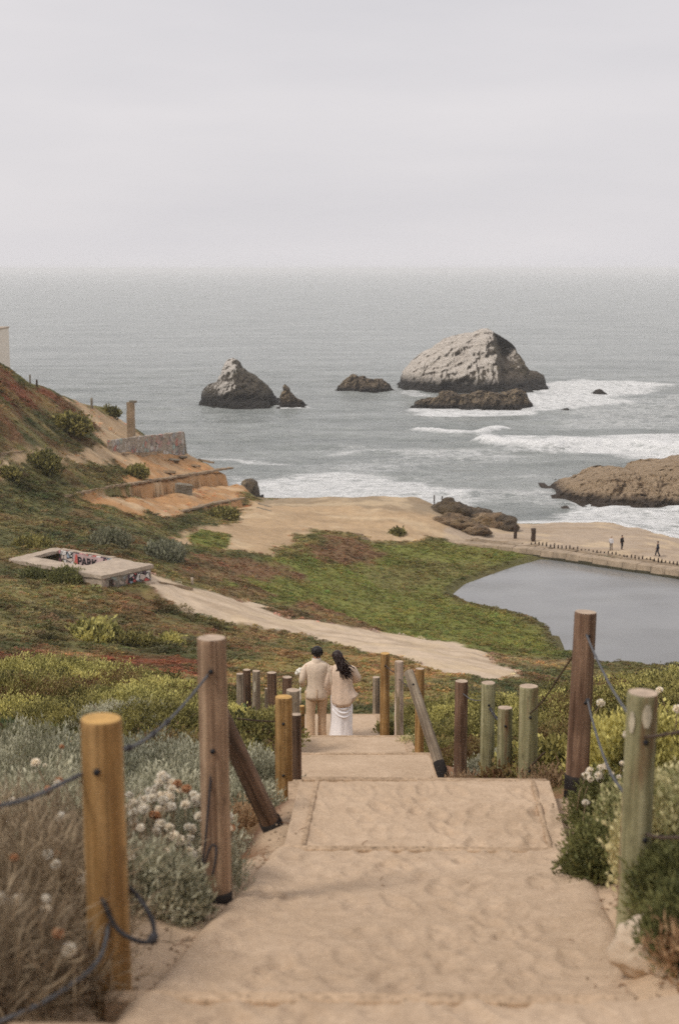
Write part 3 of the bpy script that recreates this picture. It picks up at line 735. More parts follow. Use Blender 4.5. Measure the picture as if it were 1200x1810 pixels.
def stack(name, label, outline, front_py, depth, m, seed, rough=1.0, cx=None, group=None, p_front=1.7, nx=150, ny=90, cat='rock', step=None, zb=0.0, cleft=None, lime=None):
    """a rock seen as outline [(px, py top)...] whose foot meets the water at picture row front_py"""
    pxs = [o[0] for o in outline]; pm = sum(pxs)/len(pxs)
    Yf = on_z(pm, front_py, zb).y; Yc = Yf+depth
    zcc = Yc*CP + HC*SP*.9
    sc_ = (Yc/CP)/FPX*CP
    X = [at(a, b, 1.0) for a, b in outline]
    xs = []; zs = []
    for a, b in outline:
        z = z_at(Yc, b); zc = Yc*CP-(z-HC)*SP; xs.append((a-600)/FPX*zc); zs.append(z-zb)
    u = np.linspace(xs[0]-.5, xs[-1]+.5, nx); v = np.linspace(-1.15, 1.15, ny)
    V, U = np.meshgrid(v, u, indexing='ij')
    top = np.interp(U, xs, zs)
    wid = xs[-1]-xs[0]; t = (U-xs[0])/wid
    round_ = np.sqrt(np.clip(1-(2*np.clip(t, 0, 1)-1)**2, .02, 1))**.6
    vv = V/round_
    pf = p_front if step is None else p_front + (step[1]-p_front)*sstep(step[0]-.03, step[0]+.03, t)
    prof_ = np.where(V < 0, 1-np.abs(vv)**pf, 1-np.abs(vv)**2.0)
    Z = np.maximum(top, .2)*np.clip(prof_, -.5, 1)
    Hm = max(zs)
    dip = .55 if seed != 6.1 else .2
    ca, sa = math.cos(dip), math.sin(dip); q2_ = V*depth/(Hm*.6)
    al = (U*ca+Z*sa)/(Hm*1.5); ac = (-U*sa+Z*ca)/(Hm*.34)+.8*fbm(U/(Hm*.8)+seed, q2_*.8, Z/(Hm*.8), 3); q2 = V*depth/(Hm*.6)
    n = fbm(U/(Hm*.6)+seed, q2+seed, Z/(Hm*.6)+seed*1.7, 4, .5)
    rid = 1-2*np.abs(fbm(al*1.5+seed*3, q2*1.2+ac*.3, ac+seed*.7, 4, .55))
    rid2 = 1-2*np.abs(fbm(al*5+seed, q2*5, ac*3+seed, 4, .6))
    iso = 1-2*np.abs(fbm(U/(Hm*.42)+seed*5, q2*1.4, Z/(Hm*.42)-seed, 5, .62))
    amp = rough*(.075*Hm+.3)
    edge_ = np.clip(prof_, 0, 1); k = np.clip(1-edge_**8, .25, 1)*sstep(-.01, .07, t)*sstep(1.01, .93, t)
    terr = (np.floor(ac*2.2+n*1.5)-(ac*2.2+n*1.5))+.5          # broken ledges along the dip
    Z = Z+amp*k*(n*1.5+rid*.7-.35+rid2*.30)
    Xo = U+amp*1.0*fbm(U/(Hm*.3), Z/(Hm*.25)+seed, 5.5, 4)
    Yo = Yc+V*depth-amp*1.3*(rid*.16+rid2*.25+iso*.85)+amp*2.0*fbm(U/(Hm*.36)+9, Z/(Hm*.34), 6.5, 5, .62)-amp*.28*terr
    if cleft is not None:
        Yo = Yo+depth*.55*np.exp(-((t-cleft)/.06)**2)*sstep(.35, .6, Z/Hm)*(V < .1)
    Z = np.where(np.abs(V) > 1.08, np.minimum(Z, -1.0), Z)
    Z[:, 0] = np.minimum(Z[:, 0], -1.0); Z[:, -1] = np.minimum(Z[:, -1], -1.0)
    org = np.array([(xs[0]+xs[-1])/2, Yc, zb])
    lm = np.ones_like(Z) if lime is None else lime(t, Z/Hm, n)
    me = np_mesh(name, np.c_[Xo.ravel(), Yo.ravel(), Z.ravel()+zb]-org, grid_faces(ny, nx), [m], True, {'lime': lm.ravel()})
    o = mesh_obj(name, me); o.location = org
    return tag(o, label, cat, group)
stack('sea_stack', 'huge pale domed sea rock whitened on top, dark cleft on one side',
      [(706,676),(712,655),(724,640),(745,624),(765,612),(783,597),(800,592),(820,588),(835,586),(848,579),(860,579),(872,588),(890,597),(906,612),(918,625),(928,643),(940,655),(952,657),(962,662),(964,676)],
      694, 24, M_STACK, 3.1, .9, p_front=1.9, nx=300, ny=170, step=(.64, .85), cleft=.72,
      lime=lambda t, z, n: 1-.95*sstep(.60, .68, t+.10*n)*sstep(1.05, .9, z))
stack('rock_shelf', 'low dark rock shelf lying at the foot of the huge domed rock',
      [(728,716),(736,709),(742,713),(752,706),(768,702),(782,690),(796,692),(812,698),(830,697),(848,690),(862,692),(885,697),(900,690),(914,686),(926,694),(937,712)], 724, 8, M_SHORE, 5.3, 1.7, p_front=2.2, nx=220, ny=110)
stack('sea_stack', 'pointed dark sea rock with a white peak, nearest the sandy headland',
      [(354,706),(360,690),(368,681),(380,676),(390,662),(398,642),(406,634),(414,631),(422,636),(430,648),(442,656),(455,665),(468,676),(480,692),(490,706),(497,716)],
      721, 15, M_STACK2, 7.7, .9, p_front=1.8, nx=220, ny=140,
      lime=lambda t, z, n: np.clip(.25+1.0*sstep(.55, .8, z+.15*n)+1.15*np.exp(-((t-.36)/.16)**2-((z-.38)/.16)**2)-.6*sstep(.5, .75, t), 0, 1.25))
stack('rock_pinnacle', 'small dark pinnacle beside the pointed white peaked rock',
      [(494,716),(498,700),(501,684),(505,678),(510,684),(514,693),(522,702),(532,709),(542,716)], 719, 4.5, M_SHORE, 2.2, 1.2)
stack('low_sea_rock', 'low dark double hump rock midway between the two big sea rocks',
      [(592,690),(600,681),(608,672),(618,663),(626,661),(634,666),(642,664),(650,668),(660,672),(674,669),(684,676),(694,689)], 693, 7, M_SHORE, 9.4, 1.5)
stack('low_sea_rock', 'tiny dark rock awash in the surf, in front of the breakers out to the right',
      [(1046,694),(1052,689),(1058,687),(1064,689),(1069,694)], 696, 2.0, M_SHORE, 4.4, .5, nx=30, ny=20)
stack('low_sea_rock', 'tiny dark rock awash beyond the foam beside the low rock shelf',
      [(990,726),(996,722),(1002,721),(1008,726)], 727, 1.6, M_SHORE, 4.9, .4, nx=26, ny=18)
stack('rocky_point', 'long brown rock point jutting into the sea past the beach',
      [(972,874),(980,862),(992,854),(1010,849),(1030,844),(1050,836),(1066,829),(1080,832),(1095,829),(1115,833),(1130,824),(1150,820),(1180,812),(1215,805),(1260,800),(1320,806),(1380,840)],
      897, 17, M_POINT, 6.1, 1.05, p_front=2.2, nx=300, ny=140)
stack('shore_rock', 'square dark grey rock at the foot of the orange headland',
      [(424,866),(427,850),(434,846),(446,846),(454,849),(458,862),(460,878)], 884, 3.5, M_SHORE, 8.8, .5, p_front=4, nx=50, ny=30, zb=1.0)

def boulder(name, label, c, size, m, seed, cat='rock', group=None, sub=4, rough=.28):
    bm = bmesh.new(); bmesh.ops.create_icosphere(bm, subdivisions=sub, radius=1)
    co = np.array([v.co[:] for v in bm.verts])
    n = fbm(co[:, 0]*1.3+seed, co[:, 1]*1.3, co[:, 2]*1.3+seed, 4, .55)
    rd = 1-2*np.abs(fbm(co[:, 0]*2.3+seed, co[:, 1]*2.3-seed, co[:, 2]*2.3, 3))
    f = 1+rough*(n*1.4+rd*.5)
    co = co*f[:, None]*np.array(size)[None]
    for v, q in zip(bm.verts, co): v.co = q
    for f_ in bm.faces: f_.smooth = True
    me = bpy.data.meshes.new(name); bm.to_mesh(me); bm.free(); me.materials.append(m)
    o = mesh_obj(name, me); o.location = c
    return tag(o, label, cat, group)
for i, (px, py, sx, sz, lb) in enumerate([(792,908,2.4,1.6,'dark boulder in the rocky shore heap, nearest the two thin posts'),
        (806,930,2.6,1.1,'flat brown boulder low in the rocky shore heap beside the sand flat'),
        (832,915,2.6,1.2,'rounded boulder in the middle of the rocky shore heap'),
        (858,928,2.6,1.6,'tall broken boulder in the rocky shore heap'),
        (884,934,2.4,1.5,'dark brown boulder in the shore heap beside the wall timber'),
        (838,941,2.0,.8,'small low boulder in the shore heap against the pool wall')]):
    p = hit(px, py, 100)
    boulder('shore_boulder', lb, (p.x, p.y, p.z+.2), (sx, sx*.8, sz), M_SHORE if i % 2 == 0 else M_POINT, 3.3*i+1, group='boulders heaped where the wall meets the shore', rough=.46)

# ------------------------------------------------------------------ concrete
def concrete_mat(name, col, var=.3):
    m, t, b = mat(name); p = pos(t)
    n1 = noise_fac(t, p, .8, 7, .65); n2 = noise_fac(t, p, 6, 5, .7)
    c = ramp(t, n1, [(.28, tuple(q*(1-var) for q in col)), (.7, tuple(min(1, q*(1+var*.5)) for q in col))])
    c = mixc(t, 1.0, c, ramp(t, n2, [(.3, (.8, .78, .76)), (.7, (1.1, 1.1, 1.1))]), 'MULTIPLY')
    t.links.new(c, b.inputs['Base Color']); b.inputs['Roughness'].default_value = .92; b.inputs['Specular IOR Level'].default_value = .2
    bump(t, b, n2, .5, .05); return m
M_CONC = concrete_mat('pale_concrete', srgb(186, 170, 152))
M_CONC2 = concrete_mat('weathered_concrete', srgb(158, 138, 114), .4)
M_CONC3 = concrete_mat('grey_concrete', srgb(132, 124, 110), .4)
def graffiti_mat(name, base, amt=.6, scale=1.0, fade=0.0):
    """spray paint: black outlines round white, red, blue and pink fills over bare concrete"""
    m, t, b = mat(name); tcn = nd(t, 'ShaderNodeTexCoord'); v0 = tcn.outputs['Object']
    dn = nd(t, 'ShaderNodeTexNoise', Scale=1.6*scale, Detail=3); t.links.new(v0, dn.inputs['Vector'])
    ad = nd(t, 'ShaderNodeMix', data_type='VECTOR'); ad.inputs['Factor'].default_value = .32
    t.links.new(v0, ad.inputs['A']); t.links.new(dn.outputs['Color'], ad.inputs['B'])
    vo = nd(t, 'ShaderNodeTexVoronoi', Scale=1.9*scale, feature='F1'); t.links.new(ad.outputs['Result'], vo.inputs['Vector'])
    ve = nd(t, 'ShaderNodeTexVoronoi', Scale=1.9*scale, feature='DISTANCE_TO_EDGE'); t.links.new(ad.outputs['Result'], ve.inputs['Vector'])
    sp = nd(t, 'ShaderNodeSeparateColor'); t.links.new(vo.outputs['Color'], sp.inputs[0])
    r = nd(t, 'ShaderNodeValToRGB'); r.color_ramp.interpolation = 'CONSTANT'; e = r.color_ramp.elements
    pal = [(0, srgb(216, 210, 204)), (.24, srgb(150, 164, 176)), (.36, srgb(190, 90, 84)), (.5, srgb(205, 188, 176)), (.62, srgb(196, 140, 140)), (.74, srgb(40, 42, 46)), (.84, srgb(150, 190, 186)), (.92, srgb(96, 70, 84))]
    while len(e) < len(pal): e.new(.5)
    for i, (q, c) in enumerate(pal): e[i].position = q; e[i].color = c+(1,)
    t.links.new(sp.outputs[0], r.inputs['Fac'])
    line = mathn(t, 'LESS_THAN', ve.outputs['Distance'], .075)
    c = mixc(t, line, r.outputs['Color'], srgb(34, 34, 38))
    n = noise_fac(t, v0, .9*scale, 3, .6)
    k = mathn(t, 'MULTIPLY', mathn(t, 'SUBTRACT', n, 1-amt-.12), 8, True)
    n2 = noise_fac(t, v0, 5, 5, .7)
    bb = mixc(t, 1.0, base, ramp(t, n2, [(.3, (.75, .74, .72)), (.7, (1.12, 1.12, 1.12))]), 'MULTIPLY')
    if fade: k = mathn(t, 'MULTIPLY', k, 1-fade)
    t.links.new(mixc(t, k, bb, c), b.inputs['Base Color']); b.inputs['Roughness'].default_value = .85
    return m
M_GRAF = graffiti_mat('graffiti_paint', srgb(190, 180, 170), .74, 1.7)
M_GRAF2 = graffiti_mat('faded_graffiti_paint', srgb(158, 146, 130), .44, .8, .5)
M_BLACK = simple_mat('black_paint_and_hole_shade', srgb(32, 32, 36), .6, .1)
M_OPENSHADE = simple_mat('opening_shade', srgb(70, 56, 46), .9, .2)

def rough(o, amt=.06, size=.5, seed=0):
    """break up clean faces and edges: subdivide to about size metres and shake the vertices"""
    me = o.data; bm = bmesh.new(); bm.from_mesh(me)
    for _ in range(5):
        es = [e for e in bm.edges if e.calc_length() > size*1.5]
        if not es: break
        bmesh.ops.subdivide_edges(bm, edges=es, cuts=1, use_grid_fill=True)
    co = np.array([v.co[:] for v in bm.verts]); q = co+np.array(o.location)[None]*.37+seed
    if o.parent: q = q+np.array(o.parent.location)[None]*.73
    for k in range(3):
        d = amt*(fbm(q[:, 0]*1.7+k*9, q[:, 1]*1.7-k*5, q[:, 2]*1.7+k*3, 3, .6)*1.5)
        for v, e in zip(bm.verts, d): v.co[k] += e
    bmesh.ops.triangulate(bm, faces=bm.faces)
    bm.to_mesh(me); bm.free(); me.update()
    return o
def build_ruin():
    A, B, C, D = RUIN   # slab corners (top), clockwise from the left tip
    zt = 15.5; c0 = (A+B+C+D)/4
    ang = math.atan2((C-B).y, (C-B).x)
    root = empty('concrete_ruin', (c0.x, c0.y, 14.2), ang)
    tag(root, 'flat roofless concrete bunker ruin covered in graffiti on the grassy slope', 'ruin')
    Mi = (Matrix.Translation((c0.x, c0.y, 14.2)) @ Matrix.Rotation(ang, 4, 'Z')).inverted()
    a, b, c, d = (Mi @ p for p in (A, B, C, D)); zt = 15.5-14.2
    def P(u, v, z): # bilinear on the slab: u along the length, v front->back
        q = (a*(1-u)+d*u)*(1-v)+(b*(1-u)+c*u)*v; return Vector((q.x, q.y, z))
    th = .30
    def slab(u0, u1, v0, v1, z0, z1, n, m, jag=0):
        mb = MB(); mb.hexa([P(u0, v0, z0), P(u1, v0, z0), P(u1, v1, z0), P(u0, v1, z0)], [P(u0, v0, z1), P(u1, v0, z1), P(u1, v1, z1), P(u0, v1, z1)])
        o = mb.build(n, m, root, False)
        return rough(o, .07 if n != 'opening' else .02, .6)
    # roof slab ring round the opening u .13..0.60, v .30..0.97
    slab(0, 1, 0, .34, zt-th, zt, 'roof_slab', M_CONC)
    slab(.64, 1, .342, 1, zt-th+.004, zt+.004, 'roof_slab', M_CONC)
    slab(0, .10, .342, 1, zt-th+.006, zt-.006, 'roof_slab', M_CONC)
    slab(.102, .638, .94, 1, zt-th, zt+.10, 'parapet', M_CONC)
    # inner back wall with paint
    mb = MB(); mb.hexa([P(.102, .90, zt-1.9), P(.638, .90, zt-1.9), P(.638, .938, zt-1.9), P(.102, .938, zt-1.9)],
                       [P(.102, .90, zt+.02), P(.638, .90, zt+.02), P(.638, .938, zt+.02), P(.102, .938, zt+.02)])
    iw = mb.build('inner_wall', M_GRAF, root, False)
    mb = MB(); mb.hexa([P(.10, .342, zt-1.9), P(.638, .342, zt-1.9), P(.638, .90, zt-1.9), P(.10, .90, zt-1.9)],
                       [P(.10, .342, zt-1.75), P(.638, .342, zt-1.75), P(.638, .90, zt-1.75), P(.10, .90, zt-1.75)])
    mb.build('inner_floor', M_CONC3, root, False)
    # outer walls
    slab(.52, .99, .02, .07, -1.2, zt-th-.002, 'wall', M_CONC)
    ew = slab(.94, .985, .072, .97, -1.2, zt-th-.002, 'wall', M_GRAF2)
    slab(.0, .94, .93, .985, -1.6, zt-th-.004, 'wall', M_CONC2)
    slab(.06, .52, .14, .18, -1.2, zt-th-.002, 'wall', M_CONC3)
    slab(.03, .10, .06, .2, -1.5, zt-th-.002, 'pillar', M_CONC)
    slab(.988, 1.02, .50, .97, -.35, -.12, 'ledge', M_CONC)
    slab(.984, .990, .16, .24, -.1, .78, 'opening', M_OPENSHADE)  # dark panel on the wall, a doorway's inner shade painted as colour
    slab(.984, .990, .52, .94, .02, .86, 'opening', M_GRAF)
    # PARK lettering on the inner wall
    q0 = P(.30, .893, 0); q1 = P(.50, .893, 0)
    dirv = (q1-q0).normalized()
    cu = bpy.data.curves.new('lettering', 'FONT'); cu.body = 'PARK'; cu.size = 1.05; cu.extrude = .01; cu.space_character = .92; cu.offset = .018
    cu.materials.append(M_BLACK)
    tmp = bpy.data.objects.new('lettering_curve', cu); sc.collection.objects.link(tmp)
    me = bpy.data.meshes.new_from_object(tmp.evaluated_get(bpy.context.evaluated_depsgraph_get()))
    bpy.data.objects.remove(tmp)
    ob = mesh_obj('lettering', me, iw)
    ob.rotation_euler = (math.pi/2, 0, math.atan2(dirv.y, dirv.x)); ob.location = (q0.x, q0.y-.02, zt-.98)
    # red panel behind the letters
    mb = MB(); q2 = P(.262, .894, 0); q3 = P(.297, .894, 0)
    mb.add([(q2.x, q2.y-.012, zt-1.3), (q3.x+.1, q3.y-.012, zt-1.3), (q3.x, q3.y-.012, zt-.05), (q2.x+.2, q2.y-.012, zt-.1)], [(0, 1, 2, 3)])
    mb.build('paint_patch', simple_mat('red_spray', srgb(196, 96, 86), .7, .2), iw, False)
    mb = MB()
    q4 = P(.255, .896, 0); q5 = P(.56, .896, 0)
    mb.add([(q4.x, q4.y-.004, zt-1.5), (q5.x, q5.y-.004, zt-1.5), (q5.x, q5.y-.004, zt-.02), (q4.x, q4.y-.004, zt-.02)], [(0, 1, 2, 3)])
    mb.build('paint_patch', simple_mat('pink_wash', srgb(196, 168, 164), .8, .25, 2.0), iw, False)
build_ruin()

def run_wall(name, label, pts, w_, hgt, m, cat, down=1.2, lift=0.0, group=None, seed=1, nseg=5):
    """a wall or kerb following world points (top line), with uneven top, made of cast lengths"""
    root = empty(name, pts[0]); tag(root, label, cat, group); rd = random.Random(seed); o0 = Vector(pts[0])
    for i in range(len(pts)-1):
        a, b = Vector(pts[i]), Vector(pts[i+1]); d = (b-a); d.z = 0; d.normalize(); nrm = Vector((-d.y, d.x, 0))*w_
        j = rd.uniform(-.05, .05); a2 = a+d*.02; b2 = b-d*.02
        mb = MB(); up = Vector((0, 0, lift+j)); dn = Vector((0, 0, -down))
        mb.hexa([a2+dn, b2+dn, b2+nrm+dn, a2+nrm+dn], [a2+up, b2+up, b2+nrm+up, a2+nrm+up])
        mb.v = [tuple(Vector(v)-o0) for v in mb.v]
        o = mb.build('wall_length', m, root, False); rough(o, .12, .8)
    return root
def hl(px, py, lift=0.0, t0=60): p = hit(px, py, t0); return Vector((p.x, p.y, p.z+lift))
run_wall('retaining_wall', 'long sloping concrete kerb across the orange cliff, the higher one', [hl(122,880,.3),hl(170,871,.4),hl(220,863,.5),hl(270,856,.6),hl(320,848,.6),hl(365,841,.6),hl(413,834,.7)], .9, 1, M_CONC2, 'retaining wall', seed=2, down=.25)
run_wall('retaining_wall', 'lower short concrete kerb at the foot of the orange cliff', [hl(325,907,.3),hl(360,899,.4),hl(400,890,.4),hl(434,884,.4)], .9, 1, M_CONC2, 'retaining wall', seed=3, down=.25)
run_wall('retaining_wall', 'thin concrete kerb beside the dirt path high on the left hillside', [hl(2,803,.2),hl(45,799,.2),hl(88,793,.2)], .6, 1, M_CONC2, 'retaining wall', seed=4, down=.6)
run_wall('retaining_wall', 'broken concrete ledge just under the graffiti wall on the headland', [hl(220,806,.3),hl(265,804,.3),hl(320,798,.4)], 1.4, 1, M_CONC2, 'retaining wall', seed=5)
def build_graf_wall():
    l = hl(198,800); r = hl(326,802); d = (r-l); d.z = 0; ln = d.length; d.normalize(); n = Vector((-d.y, d.x, 0))*.6
    root = empty('graffiti_wall', l); tag(root, 'broken graffiti covered concrete wall on the headland edge', 'wall')
    z = [z_at(l.y, 778), z_at(r.y, 763)]
    zl = l.z
    segs = 4; pts = []
    for i in range(segs):
        t0, t1 = i/segs, (i+1)/segs
        p0 = l+(r-l)*t0; p1 = l+(r-l)*t1; h0 = z[0]+(z[1]-z[0])*t0; h1 = z[0]+(z[1]-z[0])*t1
        g = d*.015
        mb = MB(); mb.hexa([Vector((p0.x, p0.y, p0.z-1.2))-l+g, Vector((p1.x, p1.y, p1.z-1.2))-l-g, Vector((p1.x, p1.y, p1.z-1.2))+n-l-g, Vector((p0.x, p0.y, p0.z-1.2))+n-l+g],
                           [Vector((p0.x, p0.y, h0))-l+g, Vector((p1.x, p1.y, h1))-l-g, Vector((p1.x, p1.y, h1))+n-l-g, Vector((p0.x, p0.y, h0))+n-l+g])
        o = mb.build('wall_panel', M_GRAF2, root, False); rough(o, .14, .6)
    # sloping buttress at the seaward end
    e = r-l; mb = MB(); q = d*1.6
    mb.hexa([e+Vector((0, 0, -1.5)), e+q+Vector((0, 0, -1.5)), e+q+n+Vector((0, 0, -1.5)), e+n+Vector((0, 0, -1.5))],
            [e+Vector((0, 0, z[1]-r.z)), e+d*.35+Vector((0, 0, z[1]-r.z-.3)), e+d*.35+n+Vector((0, 0, z[1]-r.z-.3)), e+n+Vector((0, 0, z[1]-r.z))])
    mb.build('buttress', M_CONC3, root, False)
    b = hl(233, 785); b.y += .0
    zt = z_at(b.y, 711); mb = MB()
    t = empty('chimney_pillar', b); tag(t, 'tall thin weathered concrete pillar standing above the graffiti wall', 'pillar')
    rd = random.Random(3); w_ = .46; H = zt-b.z
    rr = []
    for i in range(9):
        f = i/8; rr.append(((rd.uniform(-.03, .03), 0, -1+f*(H+1)), w_*(1.45 if f > .84 else 1.5), w_*1.2))
    mb.rings(rr, 4, fn=lambda t_, a: 1.0)
    o = mb.build('shaft', M_CONC2, t, False); o.rotation_euler = (0, 0, math.radians(40))
    mb = MB(); mb.box((0, 0, H+.1), (.95, .8, .28)); o = mb.build('broken_cap', M_CONC3, t, False); o.rotation_euler = (0, .06, math.radians(-5))
build_graf_wall()
for i, (px, py, sx, sy, rz, tl, lb) in enumerate([(308,818,1.5,1.3,.3,.5,'tilted square concrete slab lying on the orange cliff below the graffiti wall'),
        (322,812,1.2,1.1,.6,.4,'smaller concrete slab leaning beside the tilted square slab'),
        (300,838,1.7,.9,.2,.3,'flat broken slab just above the long concrete kerb'),
        (346,826,1.3,.7,-.4,.35,'narrow slab sliding toward the cliff edge above the kerb'),
        (365,818,2.6,.5,-.5,.15,'long thin concrete strip along the cliff edge'),
        (325,868,2.2,1.5,.2,.9,'grey concrete block set in the cliff under the long kerb')]):
    p = hl(px, py); mb = MB(); mb.box((0, 0, 0), (sx, sy, .28 if i < 5 else 1.4))
    o = mb.build('concrete_slab', M_CONC3 if i in (0, 1, 5) else M_CONC2, None, False); o.location = (p.x, p.y, p.z+.25); o.rotation_euler = (-tl if i < 5 else 0, .1, rz); rough(o, .12, .4)
    tag(o, lb, 'slab', 'broken concrete on the cliff')
# white building at the picture edge
def build_house():
    p = on_z(18, 655, 26.2); Y = p.y+10; x1 = (18-600)/FPX*((Y+10)*CP+13*SP)
    z0 = 22; z1 = z_at(Y, 584)
    root = empty('white_building', (x1-7, Y+5, z0)); tag(root, 'plain white building on the hilltop at the picture edge', 'building')
    mw = simple_mat('white_render', srgb(226, 216, 200), .85, .06, 2)
    mb = MB(); mb.box((0, 0, (z1-z0)/2), (14, 10, z1-z0)); mb.build('wall', mw, root, False)
    mb = MB(); mb.box((0, 0, z1-z0+.06), (14.2, 10.2, .2)); mb.build('roof', M_CONC, root, False)
    for k in range(4):
        mb = MB(); mb.box((-5+k*2.6, -5.02, 3.6), (1.2, .1, 1.5)); f = mb.build('window', M_CONC2, root, False)
        mb = MB(); mb.box((-5+k*2.6, -5.08, 3.6), (1.0, .04, 1.3)); mb.build('pane', simple_mat('dark_pane', (.03, .035, .04), .1, .1), f, False)
build_house()

# ------------------------------------------------------------------ sea wall of the pool
M_SEAWALL = concrete_mat('sea_wall_stone', srgb(170, 152, 130), .4)
M_SEAWALL2 = concrete_mat('sea_wall_rubble', srgb(146, 128, 106), .45)
M_WETSTONE = concrete_mat('wet_weedy_stone', srgb(70, 66, 50), .4)
M_DARKWOOD = wood_mat('dark_sea_timber', srgb(58, 46, 38), srgb(84, 68, 56))
def build_sea_wall():
    front = [on_z(a, b, 4.05) for a, b in [(720,951),(780,955),(855,963),(905,967),(955,972),(1000,978),(1047,985),(1100,993),(1150,1000),(1200,1008),(1265,1018),(1330,1027)]]
    root = empty('sea_wall', front[0]); tag(root, 'long low stone sea wall between the pool and the beach', 'wall'); o0 = front[0]
    rd = random.Random(9)
    def seg(a, b, off0, off1, z0, z1, name, m, jit):
        d = (b-a); d.z = 0; d.normalize(); n = Vector((-d.y, d.x, 0)); g = d*.012
        j = [rd.uniform(-jit, jit) for _ in range(4)]
        mb = MB()
        def Q(p, off, z): return Vector((p.x, p.y, 0))+n*off+Vector((0, 0, z))-Vector((o0.x, o0.y, o0.z))
        mb.hexa([Q(a, off0-.25, z0)+g, Q(b, off0-.25, z0)-g, Q(b, off1, z0)-g, Q(a, off1, z0)+g],
                [Q(a, off0+j[0], z1+j[0])+g, Q(b, off0+j[1], z1+j[1])-g, Q(b, off1, z1+j[2])-g, Q(a, off1, z1+j[3])+g])
        o = mb.build(name, m, root, False); bv = o.modifiers.new('bevel', 'BEVEL'); bv.width = .05; bv.segments = 2
        return o
    for i in range(len(front)-1):
        A, B = front[i], front[i+1]; n = max(2, int((B-A).length/2.2))
        for k in range(n):
            a = A+(B-A)*(k/n); b = A+(B-A)*((k+1)/n)
            seg(a, b, 0, 1.7, 2.9, 4.0, 'kerb_stone', M_SEAWALL, .035)
            seg(a, b, 1.74, 3.4, 2.6, 3.85, 'rubble_block', M_SEAWALL2, .16)
            seg(a, b, 3.44, 5.0, 2.2, 3.7, 'rubble_block', M_SEAWALL if rd.random() < .4 else M_SEAWALL2, .22)
            seg(a, b, -.35, -.02, 2.2, 3.30+rd.uniform(-.08, .1), 'weedy_footing', M_WETSTONE, .06)
    me = None
    for i in range(44):
        t = i/43; px = 935+t*300; k = np.interp(px, [905,955,1000,1047,1100,1150,1200,1265], [967,972,978,985,993,1000,1008,1018])
        p = on_z(px, k, 4.05); hgt = rd.uniform(.22, .5)
        if me is None:
            mb = MB(); mb.tube([(0, 0, -.6), (0, 0, .5), (.02, 0, 1)], [.10, .09, .06], 6); me = mb.mesh('stub', M_DARKWOOD)
        o = mesh_obj('timber_stub', me, root); o.location = (p.x-o0.x+.9, p.y-o0.y+4.9+rd.uniform(-.2, .2), 3.75-o0.z); o.scale = (1, 1, hgt)
build_sea_wall()
def timber(name, label, px, py0, py1, wpx, m, zc=None, lean=0):
    p = hl(px, py0, 0, 100); H = z_at(p.y, py1)-p.z; r = wpx/2/FPX*(p.y*1.02)
    mb = MB(); rd = random.Random(int(px)); n = 6
    mb.tube([(lean*i/5, 0, -.5+(H+.5)*i/5) for i in range(n)], [r*rd.uniform(.86, 1.1) for _ in range(n)], 8, jit=.12, rnd=rd)
    o = mb.build(name, m, None, True); o.location = p; tag(o, label, 'post'); return o
timber('sea_post', 'thick dark timber stump standing at the beach edge of the wall', 942, 957, 934, 8, M_DARKWOOD)
timber('sea_post', 'ragged reddish dark timber against the rock heap by the beach', 910, 953, 928, 6, M_DARKWOOD)
timber('thin_post', 'first thin post on the sand flat edge above the surf', 767, 893, 875, 2.2, M_DARKWOOD)
timber('thin_post', 'second thin post on the sand flat edge above the surf', 781, 897, 877, 2.2, M_DARKWOOD)
timber('thin_post', 'thin leaning post among the shore boulders', 818, 918, 901, 2.2, M_DARKWOOD, lean=.2)
timber('short_post', 'short wooden post by the dirt trail high on the headland', 163, 722, 703, 4, M_CONC3)
timber('short_post', 'dark little post on the skyline of the left hill', 66, 684, 671, 3.5, M_DARKWOOD)
timber('short_post', 'grey fence post below the white building on the hill', 54, 678, 662, 3, M_CONC3)
timber('short_post', 'small pale post beside the path near the bunker ruin', 340, 1034, 1021, 5, M_CONC)
# log step at the path start and old steps on the sand flat
def beam(name, label, pa, pb, w_, hgt, m, cat):
    a, b = Vector(pa), Vector(pb); d = b-a; mb = MB()
    mb.box((0, 0, 0), (d.length, w_, hgt)); o = mb.build(name, m, None, False); o.location = (a+b)/2+Vector((0, 0, hgt*.4))
    o.rotation_euler = (0, -math.atan2(d.z, math.hypot(d.x, d.y)), math.atan2(d.y, d.x))
    bv = o.modifiers.new('bevel', 'BEVEL'); bv.width = .04; bv.segments = 2
    return tag(o, label, cat)
beam('concrete_beam', 'low concrete beam lying across the path beside the bunker ruin', hl(280,1034), hl(337,1044), .6, .35, M_CONC2, 'beam')
beam('driftwood_rail', 'upper of two grey wooden rails on the sand below the orange cliff', hl(457,892), hl(480,899), .3, .25, M_CONC3, 'rail')
beam('driftwood_rail', 'lower of two grey wooden rails on the sand below the orange cliff', hl(455,899), hl(480,906), .3, .25, M_CONC3, 'rail')
for k in range(4):
    beam('sand_step', ['topmost','second','third','lowest'][k]+' of four worn concrete steps in the sand flat', hl(617+k*4,944+k*3.2), hl(641+k*4,946+k*3.2), .5, .22, M_CONC2, 'step')
